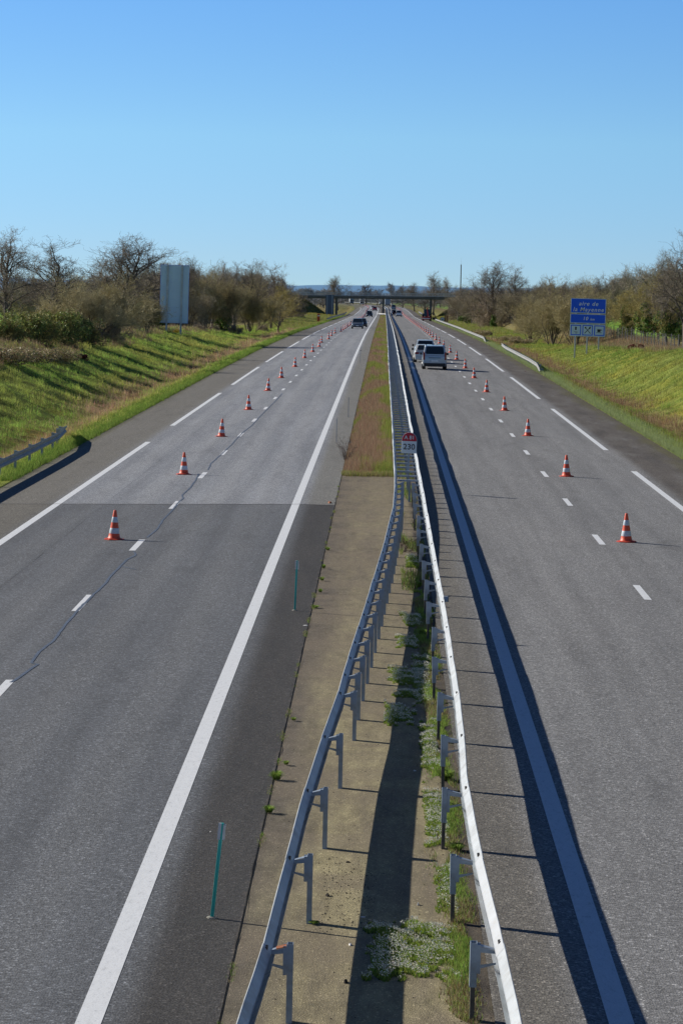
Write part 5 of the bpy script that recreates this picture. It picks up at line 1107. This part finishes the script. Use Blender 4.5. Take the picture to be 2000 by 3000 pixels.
# -- right side
T('oak', 2010, 238, 680, 'tall bare tree at the right edge of the photo reaching above all others')
R_OP = [('oak2', 1915, 380, 735, 'bare tree with spiky crown left of the tall one at the right edge'), ('oak', 1955, 300, 775, 'bare tree tucked under the tall one at the right edge'), ('oak2', 1850, 505, 790, 'bare tree with crooked limbs above the ivy trunk on the right'), ('oak', 1800, 500, 805, 'bare tree with flat crown right above the blue sign'), ('dome', 1750, 390, 812, 'bare tree directly behind the blue sign'), ('oak2', 1700, 420, 812, 'bare tree left of the blue sign top'), ('upright2', 1655, 460, 806, 'bare tree with brushy top left of the blue sign'), ('upright', 1610, 520, 806, 'small bare tree standing alone on the skyline left of the blue sign'),
        ('dome', 1450, 560, 768, 'round-crowned bare tree above the shrubs right of the bridge'), ('upright', 1515, 560, 776, 'bare tree touching the round-crowned one on its right'), ('upright2', 1387, 720, 808, 'small fan-shaped bare tree just right of the pole'), ('oak', 1270, 1000, 795, 'broad bare tree behind the right part of the bridge'), ('oak2', 1320, 1020, 812, 'low broad bare tree behind the bridge beside the pole'), ('dome', 1215, 1150, 828, 'bare tree behind the bridge left of the broad one')]
for k, px, Y, ty, lb in R_OP: T(k, px, Y, ty, lb)
T('willow', 1620, 345, 838, 'large olive-brown willow mass left of the blue sign', basew=1.1); T('willow', 1560, 375, 862, 'olive willow mass at the left end of the right thicket', basew=1.1); T('willow', 1690, 330, 842, 'olive willow bush right behind the left half of the blue sign', basew=1.1); T('willow', 1735, 350, 838, 'yellowish willow bush behind the right half of the blue sign'); T('willow', 1770, 380, 850, 'tall willow bush with bare foot right of the blue sign', basew=.7)
T('field', 1838, 335, 850, 'ivy-wrapped trunk with spreading limbs standing before the green field', ivy=ivy_me); T('field', 1930, 315, 800, 'mossy forked tree near the right photo edge', ivy=ivy2_me); T('field', 1990, 300, 830, 'leafy ivy-laden tree at the right photo edge above the fence', ivy=ivy2_me); T('field', 1895, 325, 830, 'mossy twisted tree between the ivy trunk and the forked tree')
T('shrub', 1385, 640, 858, 'dark shrub mass just right of the bridge end', basew=1.2, ivy=hol_me); T('shrub', 1425, 620, 856, 'dark blue-black shrub below the round-crowned tree', basew=1.2, ivy=hol_me); T('shrub', 1480, 580, 852, 'dark shrub right of the blue-black one', basew=1.2, ivy=hol_me); T('shrub', 1530, 520, 850, 'grey-brown shrub mass left of the olive thicket', basew=1.2); T('thorn', 1447, 560, 872, 'pinkish thorn bush in front of the blue-black shrub', ivy=None); T('thorn', 1355, 760, 880, 'brown thorn bush on the sunny embankment')
clump(ivy_me, 'ivy_column', 1447, 548, 'dark ivy-covered stump by the fence right of the embankment', .55); clump(brm_me, 'bramble', 1410, 440, 'purple-brown bramble patch behind the right verge', .8, sz=.6); clump(brm_me, 'bramble', 1490, 390, 'long bramble patch left of the right thicket', .8, sz=.55); clump(brm_me, 'bramble', 1530, 365, 'bramble patch at the foot of the right thicket', .7, sz=.5)
clump(red_me, 'dry_bush', 1868, 248, 'reddish dry bush on the right bank crest in front of the fence', .95, sz=.8); clump(red_me, 'dry_bush', 1538, 226, 'small rusty bush beside the near end of the right guardrail', .45)
gR = 'bare woodland trees behind the right bank'
for i in range(30):
    px = 1560+i*15.5+rr.uniform(-6, 6); Y = 560-(px-1560)*.30+rr.uniform(0, 50)
    if 1770 < px < 1990: Y = 520+(i%3)*25
    base_top = float(np.interp(px, [1560, 1700, 1800, 1900, 2020], [835, 830, 828, 790, 770])); T(ks_[i % 8], px, Y, base_top+rr.uniform(-10, 20), 'one of the bare trees of the dense wood behind the right bank', gR, basew=1.15, name='bare_tree', cat='tree')
for i in range(9):
    px = 1340+i*26+rr.uniform(-5, 5); T(ks_[i % 8], px, 720-i*16, 838+rr.uniform(-8, 8), 'one of the low bare trees behind the dark shrubs right of the bridge', 'low bare trees right of the bridge', basew=1.15, name='bare_tree', cat='tree')
# -- beyond the bridge
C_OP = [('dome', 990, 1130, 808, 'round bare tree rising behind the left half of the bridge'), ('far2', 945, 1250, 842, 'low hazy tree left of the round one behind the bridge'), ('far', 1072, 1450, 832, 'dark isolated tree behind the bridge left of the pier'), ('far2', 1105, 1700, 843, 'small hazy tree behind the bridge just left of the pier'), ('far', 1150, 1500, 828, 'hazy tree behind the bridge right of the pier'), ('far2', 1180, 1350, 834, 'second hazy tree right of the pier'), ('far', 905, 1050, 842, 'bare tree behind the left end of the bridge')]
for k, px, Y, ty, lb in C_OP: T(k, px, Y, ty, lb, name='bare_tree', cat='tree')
gF = 'hazy trees on the horizon beyond the bridge'
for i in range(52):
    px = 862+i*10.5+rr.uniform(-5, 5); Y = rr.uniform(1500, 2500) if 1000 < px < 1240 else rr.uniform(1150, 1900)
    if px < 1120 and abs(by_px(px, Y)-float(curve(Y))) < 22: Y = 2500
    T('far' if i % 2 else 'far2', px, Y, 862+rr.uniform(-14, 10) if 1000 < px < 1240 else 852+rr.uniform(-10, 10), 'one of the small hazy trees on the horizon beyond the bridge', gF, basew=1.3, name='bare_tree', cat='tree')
# woodland mass closing the view under the bridge
g = np.random.default_rng(91)
for nm_, x0, x1, y0, N in (('distant_wood', -220, 260, 2350, 26000),):
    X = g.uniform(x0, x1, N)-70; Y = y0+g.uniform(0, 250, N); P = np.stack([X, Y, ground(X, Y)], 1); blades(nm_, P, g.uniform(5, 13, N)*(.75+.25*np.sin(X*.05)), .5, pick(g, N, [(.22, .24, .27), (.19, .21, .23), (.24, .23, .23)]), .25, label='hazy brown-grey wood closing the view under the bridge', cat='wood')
# dry shrubs near the median
ds = tree_meshes('dry_shrub', grow(31, 1.25, 1.0, .1, .012, multi=13, up=.5, fan=.6, levels=4, nb=(3, 4, 3)), (.10, .07, .06), (.14, .10, .08), .5, minw=.007, nlev=2)
e = tag(empty('dry_shrub', (-1.22, 106, 0), 0), 'bare dark shrub leaning out over the shoulder at the corner of the median grass', 'shrub'); link('stems', ds[0], e); link('crown', ds[1], e); e.scale = (.6, .6, .8)
e = tag(empty('dry_shrub', (.55, 71, 0), 1), 'small bare shrub between the converging guardrails', 'shrub'); link('stems', ds[0], e); link('crown', ds[1], e); e.scale = (.3, .5, .35)
# dry fringe on the bank crests and rough grass on the embankments
for side, N, y0, y1, t0, t1, sd_ in ((-1, 60000, 120, 420, 8.2, 15, 71), (1, 60000, 150, 420, 8.5, 17, 72)):
    g = np.random.default_rng(sd_); tt, Y = scatter_sy(g, N, t0, t1, y0, y1, 1.8); s = (LE-tt) if side < 0 else (RE+tt); p = np.array([mnoise.noise((x*.5, y*.09, 2)) for x, y in zip(s, Y)]); ok = p+np.clip((tt-t0)/3, 0, 1)*.6 > .12; s, Y = s[ok], Y[ok]; n = len(s)
    blades('dry_crest_grass', np.stack([s, Y, ground(s, Y)-.02], 1), g.uniform(.15, .5, n), .03*Y/200, pick(g, n, STRAW+REDB+[(.12, .12, .04)]), .3, rs=sd_)
for side, sd_ in ((-1, 73), (1, 74)):
    g = np.random.default_rng(sd_); N = 9000; s = side*g.uniform(13, 32, N); Y = g.uniform(895, 932, N); blades('embankment_grass', np.stack([s, Y, ground(s, Y)-.02], 1), g.uniform(.2, .6, N), .14, pick(g, N, OLIVE+[(.15, .15, .03)]), .4, rs=sd_)
    N = 26000; tt, Y = scatter_sy(g, N, .5, 10, 470, 900, 1.5); s = (LE-tt) if side < 0 else (RE+tt); blades('rough_grass', np.stack([s, Y, ground(s, Y)-.02], 1), g.uniform(.15, .5, N), .07, pick(g, N, OLIVE+STRAW+GREEN), .4, rs=sd_)
